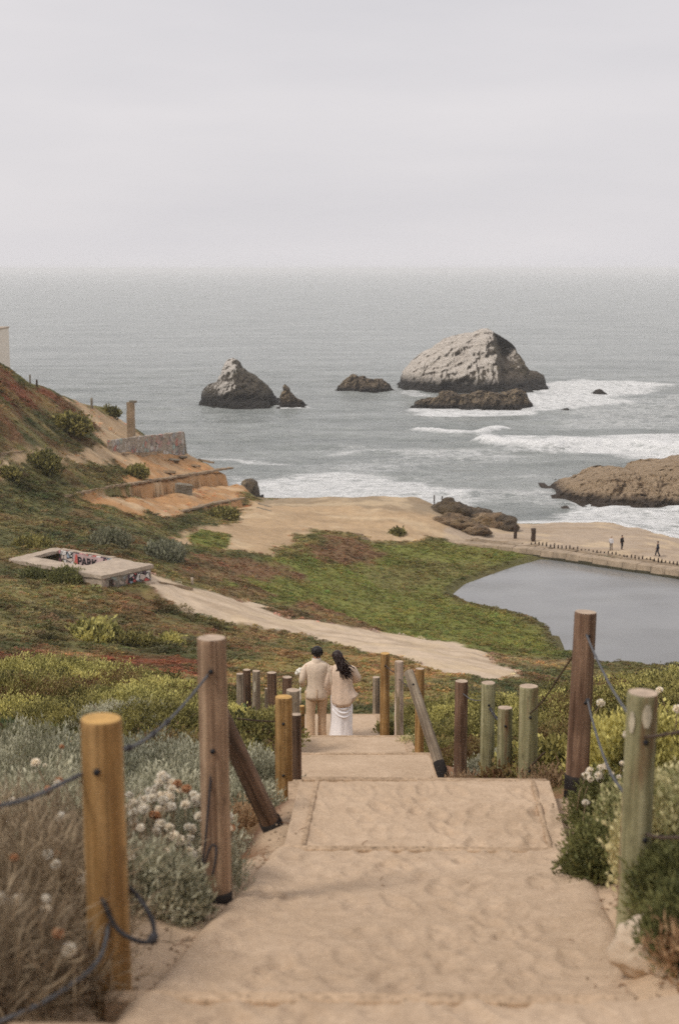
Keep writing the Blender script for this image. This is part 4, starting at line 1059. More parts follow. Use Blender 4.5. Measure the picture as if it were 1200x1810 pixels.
# ------------------------------------------------------------------ wooden posts
W_MUST = wood_mat('mustard_wood', srgb(146, 112, 68), srgb(174, 140, 94), stain=srgb(128, 98, 64), stain_amt=-.02)
W_PINK = wood_mat('pinkish_wood', srgb(142, 116, 94), srgb(172, 146, 120), stain=srgb(122, 96, 78), stain_amt=-.03)
W_BROWN = wood_mat('brown_wood', srgb(106, 82, 66), srgb(138, 112, 92), stain=srgb(88, 66, 52))
W_GREEN = wood_mat('green_algae_wood', srgb(128, 124, 92), srgb(160, 155, 122), stain=srgb(118, 90, 66), stain_amt=.02)
W_GREY = wood_mat('grey_wood', srgb(128, 114, 98), srgb(166, 152, 132), stain=srgb(100, 84, 68), stain_amt=-.02)
W_PALE = wood_mat('pale_peeling_wood', srgb(190, 168, 150), srgb(222, 204, 188), stain=srgb(132, 118, 92), stain_amt=.0)
W_DARK = wood_mat('dark_brown_wood', srgb(92, 72, 58), srgb(124, 100, 82), stain=srgb(72, 58, 48))
M_ENDGRAIN = simple_mat('weathered_end_grain', srgb(178, 158, 138), .9, .3, 14, .4, .01)
M_ENDMUST = simple_mat('mustard_end_grain', srgb(196, 156, 96), .9, .25, 14, .4, .01)
M_SLEEVE = simple_mat('black_rubber', srgb(52, 48, 46), .95, .3, 12, spec=.05)
M_PATCH = simple_mat('pale_bare_patch', srgb(182, 172, 150), .85, .25, 20)
POSTS = {}
def ground_z(x, y): return float(h_full(np.array([x]), np.array([y]))[0])
def post(key, label, px, py, zc, top_py, wpx, m, top_px=None, sleeve=False, end=None, top_zc=None, sink=.4, patches=()):
    B = at(px, py, zc); r = wpx/2/FPX*zc
    if top_px is None:
        T = Vector((B.x, B.y, z_at(B.y, top_py))); rd0 = random.Random(key)
        T.x += rd0.uniform(-.012, .012)
    else:
        T = at(top_px, top_py, top_zc or zc)
    if top_px is None: B.z = ground_z(B.x, B.y)
    ax = (T-B); ln = ax.length; ax.normalize()
    root = empty('wooden_post', B); tag(root, label, 'post', 'wooden posts lining the stairs')
    q = Vector((0, 0, 1)).rotation_difference(ax); root.rotation_mode = 'QUATERNION'; root.rotation_quaternion = q
    rd = random.Random(key); seg = 40; mb = MB(); vs = []; n = 16
    s0 = rd.uniform(0, 9); crack = [(rd.randrange(seg), rd.uniform(.2, 1.0), rd.uniform(.15, .45)) for _ in range(6)]
    ov = rd.uniform(.97, 1.03)
    for i in range(n+2):
        f = min(i/n, 1.0); z = -sink+(ln+sink)*f; rr = r*(1.03-.06*f)
        if i == n: rr = r*.97; z = ln-.006
        if i == n-1: z = ln-.02
        if i == n+1: rr = r*.93; z = ln+.002
        for k in range(seg):
            a = 2*math.pi*k/seg
            w_ = 1+.028*math.sin(2*a+s0+f*1.5)+.018*math.sin(3*a-s0+f*3)+rd.uniform(-.006, .006)
            for (ck, cf, cl) in crack:
                if ck == k and abs(f-cf) < cl: w_ -= .13
            vs.append((rr*w_*ov*math.cos(a), rr*w_/ov*math.sin(a), z))
    fs = [(i*seg+k, i*seg+(k+1) % seg, (i+1)*seg+(k+1) % seg, (i+1)*seg+k) for i in range(n+1) for k in range(seg)]
    mb.add(vs, fs, 0)
    o = mb.build('shaft', m, root, True)
    mb = MB(); tv = [(0, 0, ln+.004+r*.02)]
    for ring in (1, 2):
        for k in range(seg):
            a = 2*math.pi*k/seg; w_ = 1+.028*math.sin(2*a+s0+1.5)+.018*math.sin(3*a-s0+3)
            rr = r*.93*ring/2; tv.append((rr*w_*ov*math.cos(a), rr*w_/ov*math.sin(a), ln+.0025+(r*.015 if ring == 1 else 0)+rd.uniform(-.002, .001)*(ring == 1)))
    tf = [(0, 1+k, 1+(k+1) % seg) for k in range(seg)]+[(1+k, 1+seg+k, 1+seg+(k+1) % seg, 1+(k+1) % seg) for k in range(seg)]
    mb.add(tv, tf); mb.build('end_grain', end or M_ENDGRAIN, root, True)
    if sleeve:
        mb = MB(); hh = sleeve
        mb.tube([(0, 0, -sink*.8), (0, 0, hh*.5), (0, 0, hh)], [r*1.09, r*1.10, r*1.09], seg)
        mb.build('rubber_sleeve', M_SLEEVE, root, True)
    for (ang, z0, z1, wd) in patches:     # bare pale patches where the bark skin flaked off
        mb = MB(); pv = []; nn = 6
        if z0 < 0: z0 += ln; z1 += ln
        for i in range(nn+1):
            f = i/nn; ww = wd*math.sin(math.pi*min(max(f, .06), .94))**.5
            for k in range(5):
                a = ang+ww*(k/4-.5)*2; pv.append((r*1.055*math.cos(a), r*1.055*math.sin(a), z0+(z1-z0)*f))
        mb.add(pv, [(i*5+k, i*5+k+1, (i+1)*5+k+1, (i+1)*5+k) for i in range(nn) for k in range(4)])
        mb.build('bare_patch', M_PATCH, root, True)
    POSTS[key] = (root, B, ax, ln, r)
    return root
def hole(key, hpy, side=0.0):
    """black plug for the dark of a cable hole, on the camera side of a post, at picture row hpy"""
    root, B, ax, ln, r = POSTS[key]
    best = min((abs(z_at(B.y, hpy)-(B+ax*s).z), s) for s in np.linspace(0, ln, 200))[1]
    mb = MB(); mb.tube([(side*r, -r*.9*math.sqrt(1-side**2), best), (side*r, -r*1.035*math.sqrt(1-side**2)-.004, best)], [.013, .013], 10)
    mb.build('cable_hole_shade', M_BLACK, root, True)  # solid plug, the shade inside a hole painted as black
A_ = -math.pi/2
post('P1', 'thick mustard yellow post with rope, nearest the camera on the left', 198, 1790, 5.35, 1271, 71, W_MUST, end=M_ENDMUST)
post('P2', 'tall pinkish brown post with black sleeve and dangling cord', 384, 1552, 7.7, 1128, 49, W_PINK, sleeve=.06)
post('P3', 'dark brown brace leaning against the pinkish post, black foot in sand', 488, 1474, 10.3, 1262, 36, W_DARK, top_px=388, top_zc=9.9, sleeve=.13, sink=.12)
post('P4', 'clean mustard post beside the landing with two cable bolts', 502, 1455, 12.5, 1232, 30, W_MUST, end=M_ENDMUST)
post('P5', 'short dark post half hidden behind the clean mustard post', 524, 1420, 13.6, 1263, 19, W_DARK)
post('P6', 'grey topped post rising just behind the clean mustard post', 517, 1375, 15.2, 1220, 25, W_GREY)
post('L1', 'outermost weathered post of the left cluster beyond the landing', 425, 1262, 29.0, 1191, 13, W_GREY)
post('L2', 'second dark post in the left cluster, touching the flaked one', 438, 1268, 28.0, 1184, 14, W_DARK)
post('L3', 'post with a pale flaked patch in the left cluster', 453, 1270, 27.0, 1186, 14, W_GREY, patches=[(A_-.3, .62, .84, .35)])
post('L4', 'thin short post between taller ones in the left cluster', 472, 1282, 26.0, 1217, 8, W_GREY)
post('L5', 'tallest dark post of the left cluster', 482, 1290, 23.6, 1189, 17, W_DARK)
post('L6', 'grey brown post left of the couple, behind the paired posts', 507, 1300, 21.5, 1197, 18, W_BROWN)
post('L7', "small yellow post stub by the man's leg", 534, 1278, 25.0, 1248, 10, W_MUST, end=M_ENDMUST)
post('R1', 'short grey post at the far right end of the couple\'s tread', 665, 1272, 28.5, 1197, 13, W_GREY)
post('R2', 'slim mustard post right of the couple', 680, 1292, 24.5, 1155, 17, W_MUST, end=M_ENDMUST)
post('R3', 'pale peeling post between the slim mustard and leaning posts', 705, 1304, 23.0, 1169, 15, W_PALE)
post('R4', 'grey post leaning toward the stairs with a black foot', 780, 1362, 17.8, 1187, 19, W_GREY, top_px=722, top_zc=18.4, sleeve=.12)
post('R5', 'yellowish post standing behind the leaning grey post', 741, 1338, 20.5, 1182, 16, W_MUST)
post('R6', 'reddish brown post just past the landing lip', 812, 1402, 17.6, 1204, 23, W_BROWN)
post('R7', 'slim grey green post with a wire loop past the landing', 859, 1420, 15.4, 1207, 26, W_GREEN)
post('R8', 'shortest green mottled post past the landing', 890, 1425, 14.9, 1251, 25, W_GREEN)
post('R9', 'green streaked post at the landing corner, beside the shortest one', 931, 1420, 13.0, 1213, 32, W_GREEN)
post('R10', 'tallest dark brown post with black foot at the landing corner', 1019, 1382, 10.9, 1082, 40, W_BROWN, top_px=1034.5, top_zc=10.72, sleeve=.06)
post('R11', 'green grey post with pale patches, nearest on the right by the boulder', 1118, 1592, 6.75, 1225, 54, W_GREEN, patches=[(A_+.1, -.145, -.035, .30), (A_-.85, -.175, -.075, .22)])
for k, y_, s_ in (('P1',1352,-.1),('P2',1180,0),('P2',1320,0),('P4',1275,.0),('P4',1366,.0),('R10',1122,.2),('R10',1238,.2),('R11',1304,.1),('R11',1475,.35),('R9',1264,.1),('R9',1358,.1),('R7',1243,0),('R8',1280,0),('R2',1175,0),('L3',1262,.3),('R4',1240,0)):
    hole(k, y_, s_)

# ------------------------------------------------------------------ cables and ropes
M_CABLE = simple_mat('blue_grey_cable', srgb(88, 88, 90), .85, .3, 60, .4, .004)
M_CABLE2 = simple_mat('dark_cord', srgb(52, 50, 52), .7, .3, 60, .4, .004)
M_WIRE = simple_mat('rusty_wire', srgb(74, 60, 50), .7, .3, 40)
def smooth(pts, n=8):
    P = [Vector(p) for p in pts]; out_ = []
    for i in range(len(P)-1):
        p0 = P[max(i-1, 0)]; p1 = P[i]; p2 = P[i+1]; p3 = P[min(i+2, len(P)-1)]
        for k in range(n):
            t = k/n; out_.append(.5*((2*p1)+(p2-p0)*t+(2*p0-5*p1+4*p2-p3)*t*t+(3*p1-p0-3*p2+p3)*t**3))
    out_.append(P[-1]); return out_
def cable(label, pts, r, m, clamps=(), name='cable', up=(0, 0, 1)):
    P = smooth([at(*p) for p in pts]); o0 = P[0]; mb = MB()
    tw = len(P)
    mb.tube([p-o0 for p in P], r, 8, up=(.3, .2, 1), wob=lambda t, a: 1+.10*math.sin(3*a+t*tw*2.2))
    root = empty(name, o0); tag(root, label, 'cable', 'cables strung between the posts')
    mb.build('strand', m, root, True)
    for c in clamps:
        i = int(c*(len(P)-1)); d = (P[min(i+1, len(P)-1)]-P[i-1]).normalized()
        mb = MB(); q = P[i]-o0; mb.tube([q-d*.03, q-d*.018, q+d*.018, q+d*.03], [r*1.3, r*2.1, r*2.1, r*1.3], 8, up=(.3, .2, 1)); mb.build('clamp', M_CABLE2, root, True)
cable('slack cable from the nearest mustard post out of the picture', [(182,1352,5.28),(120,1380,5.1),(50,1412,4.9),(-30,1428,4.7),(-120,1430,4.5)], .008, M_CABLE)
cable('clamped cable sagging from the nearest mustard post up to the pinkish post', [(200,1326,5.42),(228,1322,5.5),(262,1304,6.0),(300,1272,6.5),(340,1228,7.0),(378,1180,7.62)], .007, M_CABLE, (.2, .46, .58))
cable('dark rope end looped round the nearest mustard post low down', [(160,1522,5.32),(166,1545,5.25),(182,1590,5.2),(206,1640,5.2),(240,1662,5.2),(266,1664,5.25),(273,1645,5.35),(264,1615,5.45),(240,1580,5.5),(215,1560,5.45)], .009, M_CABLE2, (.6,))
cable('thin cable hanging low from the nearest mustard post into the brush', [(192,1610,5.24),(190,1650,5.2),(172,1700,5.05),(120,1745,4.85),(50,1785,4.7),(-60,1830,4.5)], .008, M_CABLE)
cable('dark cord dangling down the front of the pinkish post', [(383,1320,7.58),(376,1345,7.55),(370,1410,7.52),(363,1490,7.5),(357,1545,7.5),(362,1570,7.5),(368,1585,7.45)], .006, M_CABLE2)
cable('bent cord end hooked at the foot of the pinkish post', [(360,1555,7.5),(364,1520,7.5),(374,1495,7.5),(382,1498,7.5),(381,1520,7.48),(376,1548,7.48)], .006, M_CABLE2)
cable('short wire from the leaning brace to the clean mustard post', [(420,1270,11.9),(455,1274,12.2),(503,1276,12.38)], .007, M_WIRE)
cable('upper cable from the tallest brown post to the nearest green post', [(1036,1122,10.6),(1052,1160,9.7),(1078,1212,8.3),(1112,1266,6.82)], .008, M_CABLE)
cable('lower cable hanging from the tallest brown post to the nearest green post', [(1038,1238,10.6),(1046,1272,10.0),(1062,1325,8.9),(1082,1372,7.8),(1112,1414,6.82)], .008, M_CABLE, (.02,))
cable('upper cable leaving the nearest green post to the right', [(1134,1304,6.62),(1165,1300,6.2),(1200,1294,5.9),(1290,1280,5.2)], .008, M_WIRE)
cable('lower cable leaving the nearest green post to the right', [(1142,1475,6.62),(1165,1480,6.2),(1200,1480,5.9),(1290,1474,5.2)], .008, M_WIRE)
cable('thin wire from the tallest brown post down to the green streaked post', [(1018,1150,10.95),(985,1200,11.6),(958,1240,12.3),(933,1264,12.85)], .007, M_WIRE)
cable('short wire stub low on the green streaked post', [(934,1358,12.85),(948,1344,12.6),(962,1330,12.3)], .008, M_WIRE)
cable('wire with a coil between the slim grey green and shortest posts', [(860,1240,15.25),(868,1256,15.1),(876,1268,14.95),(888,1282,14.75)], .008, M_CABLE, (.3, .5, .7))
cable('slack wire between the reddish and slim grey green posts', [(818,1226,17.3),(832,1236,16.7),(846,1238,16.0),(858,1236,15.3)], .006, M_CABLE)
cable('thin wire between the slim mustard and pale peeling posts', [(681,1175,24.2),(692,1186,23.6),(704,1190,22.85)], .008, M_WIRE)
cable('thin wire running from the pale post to the leaning grey post', [(705,1200,22.85),(722,1214,20.5),(742,1226,18.2)], .007, M_WIRE)
cable('thin wire linking the two nearest posts of the left cluster', [(455,1262,26.8),(468,1266,25.2),(482,1258,23.4)], .008, M_WIRE)
p = at(1118, 1632, 6.15)
boulder('boulder', 'pale rough boulder at the foot of the nearest green post', (1.36, 5.75, ground_z(1.36, 5.75)+.06), (.16, .13, .13), concrete_mat('pale_boulder_stone', srgb(196, 178, 156), .35), 4.2, sub=4, rough=.22)
boulder('stone', 'small white stone at the foot of the leaning brace', (-.42, 10.65, ground_z(-.42, 10.65)+.03), (.07, .06, .06), concrete_mat('white_stone', srgb(206, 196, 180), .2), 7.7, sub=3)
# ------------------------------------------------------------------ plants
def leaf_mat(name, typ='GEOMETRY', rough=.7, trans=.22):
    m, t, b = mat(name)
    a = attr(t, 'tint', typ); oi = nd(t, 'ShaderNodeObjectInfo')
    c = a.outputs['Color']
    if typ == 'GEOMETRY':
        c = mixc(t, 1.0, c, ramp(t, oi.outputs['Random'], [(0, (.86, .88, .9)), (1, (1.12, 1.1, 1.06))]), 'MULTIPLY')
    t.links.new(c, b.inputs['Base Color']); b.inputs['Roughness'].default_value = rough; b.inputs['Specular IOR Level'].default_value = .25
    tr = nd(t, 'ShaderNodeBsdfTranslucent'); t.links.new(c, tr.inputs['Color'])
    ms = nd(t, 'ShaderNodeMixShader'); ms.inputs[0].default_value = trans
    t.links.new(b.outputs[0], ms.inputs[1]); t.links.new(tr.outputs[0], ms.inputs[2])
    t.links.new(ms.outputs[0], t.nodes['Material Output'].inputs['Surface'])
    return m
M_LEAF = leaf_mat('shrub_leaf'); M_LEAFI = leaf_mat('ground_cover_leaf', 'INSTANCER')
M_STEM = simple_mat('woody_stem', srgb(104, 88, 72), .9, .3, 20)
M_STEMG = simple_mat('dry_stem', srgb(132, 112, 88), .9, .3, 20)
def leaves(P, D, ln, wd, col, rng, fold=.25):
    """kite shaped leaves: base points P, directions D, lengths, widths -> V,F,tint"""
    n = len(P); D = D/np.linalg.norm(D, axis=1, keepdims=True)
    r = rng.randn(n, 3); S = np.cross(D, r); S /= np.linalg.norm(S, axis=1, keepdims=True)+1e-9
    N = np.cross(D, S)
    mid = P+D*(ln*.5)[:, None]+N*(ln*.12)[:, None]
    V = np.empty((n, 4, 3)); V[:, 0] = P; V[:, 1] = mid+S*(wd*.5)[:, None]-N*(wd*fold)[:, None]*.5
    V[:, 2] = P+D*ln[:, None]-N*(ln*.06)[:, None]; V[:, 3] = mid-S*(wd*.5)[:, None]-N*(wd*fold)[:, None]*.5
    F = np.arange(n*4).reshape(n, 4)
    T = np.repeat(col, 4, 0)
    return V.reshape(-1, 3), F, T
KINDS = {  # leaf length, width, leaves per sprig, upness, outness, rnd, colour a, colour b, sprig spread
 'lime':  (.075, .040, 8, .8, .7, .85, srgb(100, 98, 50), srgb(220, 210, 132), .045),
 'green': (.070, .036, 8, .7, .8, .9, srgb(70, 70, 40), srgb(168, 158, 96), .045),
 'sage':  (.055, .013, 9, 1.0, .5, .8, srgb(126, 125, 102), srgb(206, 202, 178), .035),
 'sage_far':  (.055, .022, 9, 1.0, .5, .8, srgb(98, 100, 76), srgb(158, 156, 130), .035),
 'twig':  (.17, .006, 7, .8, .6, 1.1, srgb(104, 88, 70), srgb(176, 156, 128), .06),
 'fern':  (.045, .014, 10, .7, .7, .95, srgb(86, 90, 54), srgb(134, 132, 82), .035),
 'cream': (.042, .028, 8, .9, .6, .8, srgb(122, 124, 78), srgb(214, 204, 158), .030),
 'dry':   (.07, .012, 7, .9, .6, 1.0, srgb(136, 106, 80), srgb(178, 150, 116), .05),
 'reddish': (.07, .034, 8, .7, .7, .9, srgb(108, 78, 56), srgb(142, 128, 80), .05),
}
def bush_mesh(kind, rx, ry, h, nspr, seed, scale=1.0):
    rng = np.random.RandomState(seed); L_, W_, m, up, ou, rn, ca, cb, sp = KINDS[kind]
    L_ *= scale; W_ *= scale; sp *= scale
    d = rng.randn(nspr, 3); d[:, 2] = np.abs(d[:, 2])*.9; d /= np.linalg.norm(d, axis=1, keepdims=True)
    lump = 1+.38*fbm(d[:, 0]*2.1+seed, d[:, 1]*2.1, d[:, 2]*2.1+seed*.3, 3)
    rad = (rng.uniform(.45, 1.0, nspr)**.55)*lump
    P = d*rad[:, None]*np.array([rx, ry, h])[None]
    shade = np.clip(.5+1.0*fbm(P[:, 0]/(.35*rx)+seed, P[:, 1]/(.35*ry), P[:, 2]/(.4*h), 2)+rng.randn(nspr)*.18, 0, 1)
    out_ = d*np.array([1/rx, 1/ry, 1/h])[None]; out_ /= np.linalg.norm(out_, axis=1, keepdims=True)
    Pl = np.repeat(P, m, 0)+rng.randn(nspr*m, 3)*sp
    D = np.repeat(out_*ou+np.array([0, 0, up])[None], m, 0)+rng.randn(nspr*m, 3)*rn*.6
    ln = L_*rng.uniform(.6, 1.25, nspr*m); wd = W_*rng.uniform(.7, 1.25, nspr*m)
    sh = np.clip(np.repeat(shade, m)+rng.randn(nspr*m)*.15, 0, 1)[:, None]
    col = np.array(ca)[None]*(1-sh)+np.array(cb)[None]*sh
    V, F, T = leaves(Pl, D, ln, wd, col, rng)
    return np_mesh('foliage', V, F, [M_LEAF], False, {'tint': T})
def stem_mesh(rx, ry, h, n, seed, r=.006, m=None):
    rd = random.Random(seed); mb = MB()
    for i in range(n):
        a = rd.uniform(0, 6.28); k = rd.uniform(.3, .95); e = Vector((math.cos(a)*rx*k, math.sin(a)*ry*k, h*rd.uniform(.6, 1.0)*(1.1-.5*k)))
        b0 = Vector((rd.uniform(-.1, .1)*rx, rd.uniform(-.1, .1)*ry, -.1)); mid = (b0+e)/2+Vector((rd.uniform(-.1, .1)*rx, rd.uniform(-.1, .1)*ry, .1*h))
        mb.tube([b0, mid, e], [r*1.5, r, r*.5], 4)
    return mb.mesh('stems', m or M_STEM)
_cache = {}
def pompom_mesh(r=1.0):
    if 'pom' in _cache: return _cache['pom']
    rng = np.random.RandomState(4); n = 150; d = rng.randn(n, 3); d /= np.linalg.norm(d, axis=1, keepdims=True)
    sh = rng.rand(n)[:, None]; col = np.array(srgb(236, 224, 204))[None]*(1-sh)+np.array(srgb(252, 246, 234))[None]*sh
    V, F, T = leaves(d*.25, d+rng.randn(n, 3)*.25, np.full(n, .8), np.full(n, .42), col, rng)
    mb = MB(); mb.ball((0, 0, 0), .62, 7, 5)
    base = len(V); V = np.r_[V, np.array(mb.v)]; 
    F = [list(f) for f in F]+[[base+i for i in f] for f in mb.f]
    T = np.r_[T, np.tile(np.array(srgb(232, 216, 192))[None], (len(mb.v), 1))]
    me = bpy.data.meshes.new('flower_head'); me.from_pydata([tuple(v) for v in V], [], F); me.materials.append(M_LEAF)
    a = me.attributes.new('tint', 'FLOAT_COLOR', 'POINT'); a.data.foreach_set('color', np.c_[T, np.ones(len(T))].astype(np.float32).ravel())
    me.update(); _cache['pom'] = me; return me
def pompom_rust():
    if 'rust' in _cache: return _cache['rust']
    me = pompom_mesh().copy(); a = me.attributes['tint']; n = len(me.vertices)
    c = np.tile(np.array(srgb(206, 160, 122)+(1,), np.float32)[None], (n, 1)); c[:, :3] *= np.random.RandomState(2).uniform(.7, 1.2, (n, 1)); a.data.foreach_set('color', c.ravel()); _cache['rust'] = me; return me
def bush(name, label, x, y, rx, ry, h, kind, nspr, variant, cat='shrub', group=None, lift=0.0, rot=None, flowers=0, fr=.02, fh=1.12, stems=14, scale=1.0, front=False, rust=.12):
    key = (kind, nspr, variant, round(rx/ry, 1), round(h/rx, 1), scale)
    if key not in _cache: _cache[key] = (bush_mesh(kind, rx, ry, h, nspr, variant*7+3, scale*max(1, rx**.5 if rx > 1 else 1)), stem_mesh(rx, ry, h, stems, variant+5, .006 if rx < 1 else .012), rx)
    fm, sm, rx0 = _cache[key]
    rd = random.Random(int(abs(x)*1000+abs(y)*77))
    root = empty(name, (x, y, ground_z(x, y)-.03+lift), rd.uniform(0, 6.28) if rot is None else rot)
    s_ = rx/rx0; root.scale = (s_, s_, s_)
    tag(root, label, cat, group)
    mesh_obj('foliage', fm, root); mesh_obj('stems', sm, root)
    if flowers:
        if 'stalk' not in _cache:
            mb = MB(); mb.tube([(0, 0, -9), (.6, .2, -4.5), (0, 0, -.4)], [.14, .12, .09], 4); _cache['stalk'] = mb.mesh('stalk', M_STEMG)
        for i in range(flowers):
            a = rd.uniform(0, 6.28); k = math.sqrt(rd.random())*.95
            e = Vector((math.cos(a)*rx*k, math.sin(a)*ry*k, h*fh*(1-.5*k*k)*rd.uniform(.88, 1.15)))
            o = mesh_obj('flower_head', pompom_rust() if rd.random() < rust else pompom_mesh(), root); o.location = e
            q = fr*rd.uniform(.65, 1.25); o.scale = (q, q, q*.85); o.rotation_euler = (rd.uniform(-.4, .4), rd.uniform(-.4, .4), a)
            mesh_obj('stalk', _cache['stalk'], o)
    return root
def bw(px, zc):   # rough ground place under picture column px at distance zc
    return (px-600)/FPX*zc, zc*.955
# --- left foreground
def B(label, px, zc, rx, h, kind, n, var, **kw):
    x, y = bw(px, zc); ry = kw.pop('ry', rx)
    return bush(kw.pop('name', kind_name[kind]), label, x, y, rx, ry, h, kind, n, var, **kw)
kind_name = {'lime': 'leafy_shrub', 'green': 'leafy_shrub', 'sage': 'sage_bush', 'twig': 'dry_brush', 'fern': 'feathery_shrub', 'cream': 'flowering_shrub', 'dry': 'dry_brush', 'reddish': 'leafy_shrub'}
B('blurred dry twiggy brush in the bottom corner below the low cable', -45, 4.85, .36, .46, 'twig', 560, 1, flowers=16, fr=.024, rust=.2, fh=1.2)
B('dry twiggy brush close beside the nearest mustard post', 58, 5.9, .27, .40, 'twig', 420, 2, flowers=9, fr=.022, rust=.2, fh=1.2)
B('tangled grey brush behind the slack cable leaving the picture', 0, 6.1, .50, .62, 'twig', 640, 3, flowers=14, fr=.024, fh=1.2)
B('dark dry brush low between the mustard post and the picture edge', 40, 5.2, .22, .22, 'dry', 360, 1)
B('grey brush rising behind the nearest mustard post', 105, 7.2, .48, .52, 'twig', 520, 4, flowers=14, fr=.024, fh=1.25)
B('silvery sage just past the top of the nearest mustard post', 50, 8.8, .72, .66, 'sage', 1300, 1, flowers=14, fr=.026, fh=1.25)
B('silvery sage behind the clamped cable', 175, 9.4, .66, .62, 'sage', 1250, 2, flowers=6, fr=.022, fh=1.25)
B('low silvery sage spilling onto the sand by the pinkish post', 292, 7.2, .19, .24, 'sage', 600, 3)
B('silvery sage between the mustard post and the flower clump', 245, 7.2, .25, .34, 'sage', 700, 4, flowers=5, fh=1.25)
B('clump crowded with cream pompom flowers beside the pinkish post', 290, 8.0, .42, .42, 'sage', 700, 5, name='buckwheat_clump', flowers=125, fr=.028, rust=.10, fh=1.35)
B('tuft with rusty pompom flowers right at the pinkish post foot', 342, 7.75, .14, .26, 'sage', 300, 6, name='buckwheat_clump', flowers=18, fr=.018, rust=.45, fh=1.3)
B('silvery sage in the gap behind the clump of cream flowers', 290, 10.0, .50, .56, 'sage', 1000, 7)
B('silvery sage at the leaning brace', 430, 12.0, .36, .40, 'sage', 800, 8)
B('grey sage beyond the leaning brace by the clean mustard post', 458, 13.8, .36, .52, 'sage', 800, 9)
B('dry grass clump in the shade under the leaning brace', 425, 11.0, .22, .18, 'dry', 300, 2)
B('grey sage on the far left edge in front of the lime shrubs', 15, 11.8, .75, .70, 'sage', 1200, 10)
B('grey sage in front of the lime shrubs behind the mustard post', 130, 12.8, .80, .70, 'sage', 1200, 11)
B('grey sage between the clamped cable and the lime shrubs', 255, 13.4, .75, .68, 'sage', 1200, 12)
B('grey sage with pale stalks behind the pinkish post', 340, 13.0, .60, .66, 'sage', 1000, 13)
B('small green shrub behind the pinkish post top', 425, 18.5, .65, .42, 'green', 520, 1)
B('reddish green shrub just behind the clamped cable', 300, 18, 1.0, .5, 'reddish', 700, 1)
B('green shrub before the left cluster of posts', 448, 21.5, .8, .36, 'green', 560, 2)
ORD = ['first', 'second', 'third', 'fourth', 'fifth', 'sixth', 'seventh', 'eighth', 'ninth', 'tenth']
def rows(specs, fmt, group, hk):
    for rname, row in specs:
        for j, (px, zc, r, k) in enumerate(row):
            B(fmt % (ORD[j], rname), px, zc, r, hk*r, k, 1050, 1+(j+len(rname)) % 4, group=group, scale=.82)
rows([('back row', [(20,34.5,1.35,'lime'),(95,36,1.4,'lime'),(165,37,1.4,'lime'),(235,36.5,1.3,'green'),(290,34.5,1.2,'lime')]),
      ('second row', [(55,31,1.3,'green'),(130,32,1.3,'lime'),(205,32,1.3,'reddish'),(270,30.5,1.2,'lime'),(330,30.5,1.1,'reddish'),(375,30,1.0,'green')]),
      ('third row', [(15,28,1.2,'green'),(90,27.5,1.2,'reddish'),(170,27,1.2,'green'),(240,26.5,1.1,'lime'),(310,26,1.0,'green'),(400,25.5,.8,'green')]),
      ('front row', [(30,24,1.0,'lime'),(120,23,1.0,'green'),(210,22.5,1.0,'sage'),(290,22,1.0,'green'),(355,23.5,.9,'lime')])],
     'leafy shrub, %s from the picture edge in the %s of the left mound', 'yellow green mound left of the stairs', .50)
rows([('back row', [(775,27.5,.9,'green'),(815,27,1.0,'lime'),(860,28,1.1,'green'),(905,27,1.1,'green'),(955,27,1.1,'lime'),(1000,28,1.1,'green'),(1055,29,1.2,'reddish'),(1110,30,1.2,'lime'),(1165,30,1.3,'green')]),
      ('middle row', [(790,24,.8,'green'),(840,23.5,.9,'green'),(890,23,.9,'green'),(945,23,1.0,'lime'),(995,22.5,1.0,'green'),(1050,23,1.0,'reddish'),(1100,23,1.0,'green'),(1155,23,1.0,'lime'),(1200,22,1.0,'green')]),
      ('front row', [(800,21,.6,'green'),(845,20,.6,'reddish'),(900,19.5,.7,'reddish'),(960,19,.8,'green'),(1010,18.5,.8,'reddish'),(1065,18.5,.8,'green'),(1120,18,.9,'green'),(1180,17.5,.9,'lime')])],
     'leafy shrub, %s from the stairs in the %s of the right thicket', 'thicket right of the stairs', .46)
rows([('pool edge', [(1040,38,1.2,'green'),(1090,40,1.5,'lime'),(1150,41,1.6,'green'),(1200,40,1.5,'lime')])], 'rounded shrub, %s from the tallest brown post along the %s', 'shrubs by the pool', .5)
for i, (px, zc, r, k, n, lb) in enumerate([(800,17.4,.30,'dry',300,'dry litter clump beside the leaning grey post'),(835,16.6,.32,'dry',320,'dry clump between the reddish and slim posts'),(905,14.6,.35,'reddish',260,'reddish clump behind the shortest post'),
        (970,12.6,.30,'dry',320,'dry clump between the green streaked and tallest posts'),(1000,14.5,.5,'green',520,'green clump left of the tallest brown post'),(960,15.5,.45,'lime',420,'lime clump behind the green streaked post'),(870,17.8,.40,'sage',420,'grey sage tuft behind the slim grey green post'),(722,22.4,.22,'cream',300,'tuft of tiny pale flowers between the pale and leaning posts'),(690,26.6,.3,'green',300,'green tuft behind the slim mustard post')]):
    B(lb, px, zc, r, r*.7, k, n, 11+i)
B('white pompom flowers at the foot of the tallest brown post', 1078, 9.9, .26, .36, 'fern', 700, 1, name='buckwheat_clump', flowers=26, fr=.026, rust=0, fh=1.3)
B('dark green feathery shrub beside the landing, left of the nearest green post', 1086, 8.2, .24, .34, 'fern', 1000, 2)
B('low dark green shrub hanging onto the sand by the landing', 1072, 9.2, .17, .22, 'fern', 600, 3)
B('cream and yellow flowering shrub right of the nearest green post', 1205, 7.2, .34, .50, 'cream', 1100, 1)
B('second cream flowering shrub behind the nearest green post', 1185, 8.9, .40, .48, 'cream', 1100, 2)
B('dark green feathery shrub at the right picture edge above the boulder', 1215, 6.5, .20, .26, 'fern', 900, 4)
B('dark green shrub at the right edge below the lower cable', 1250, 5.8, .20, .26, 'fern', 800, 5)
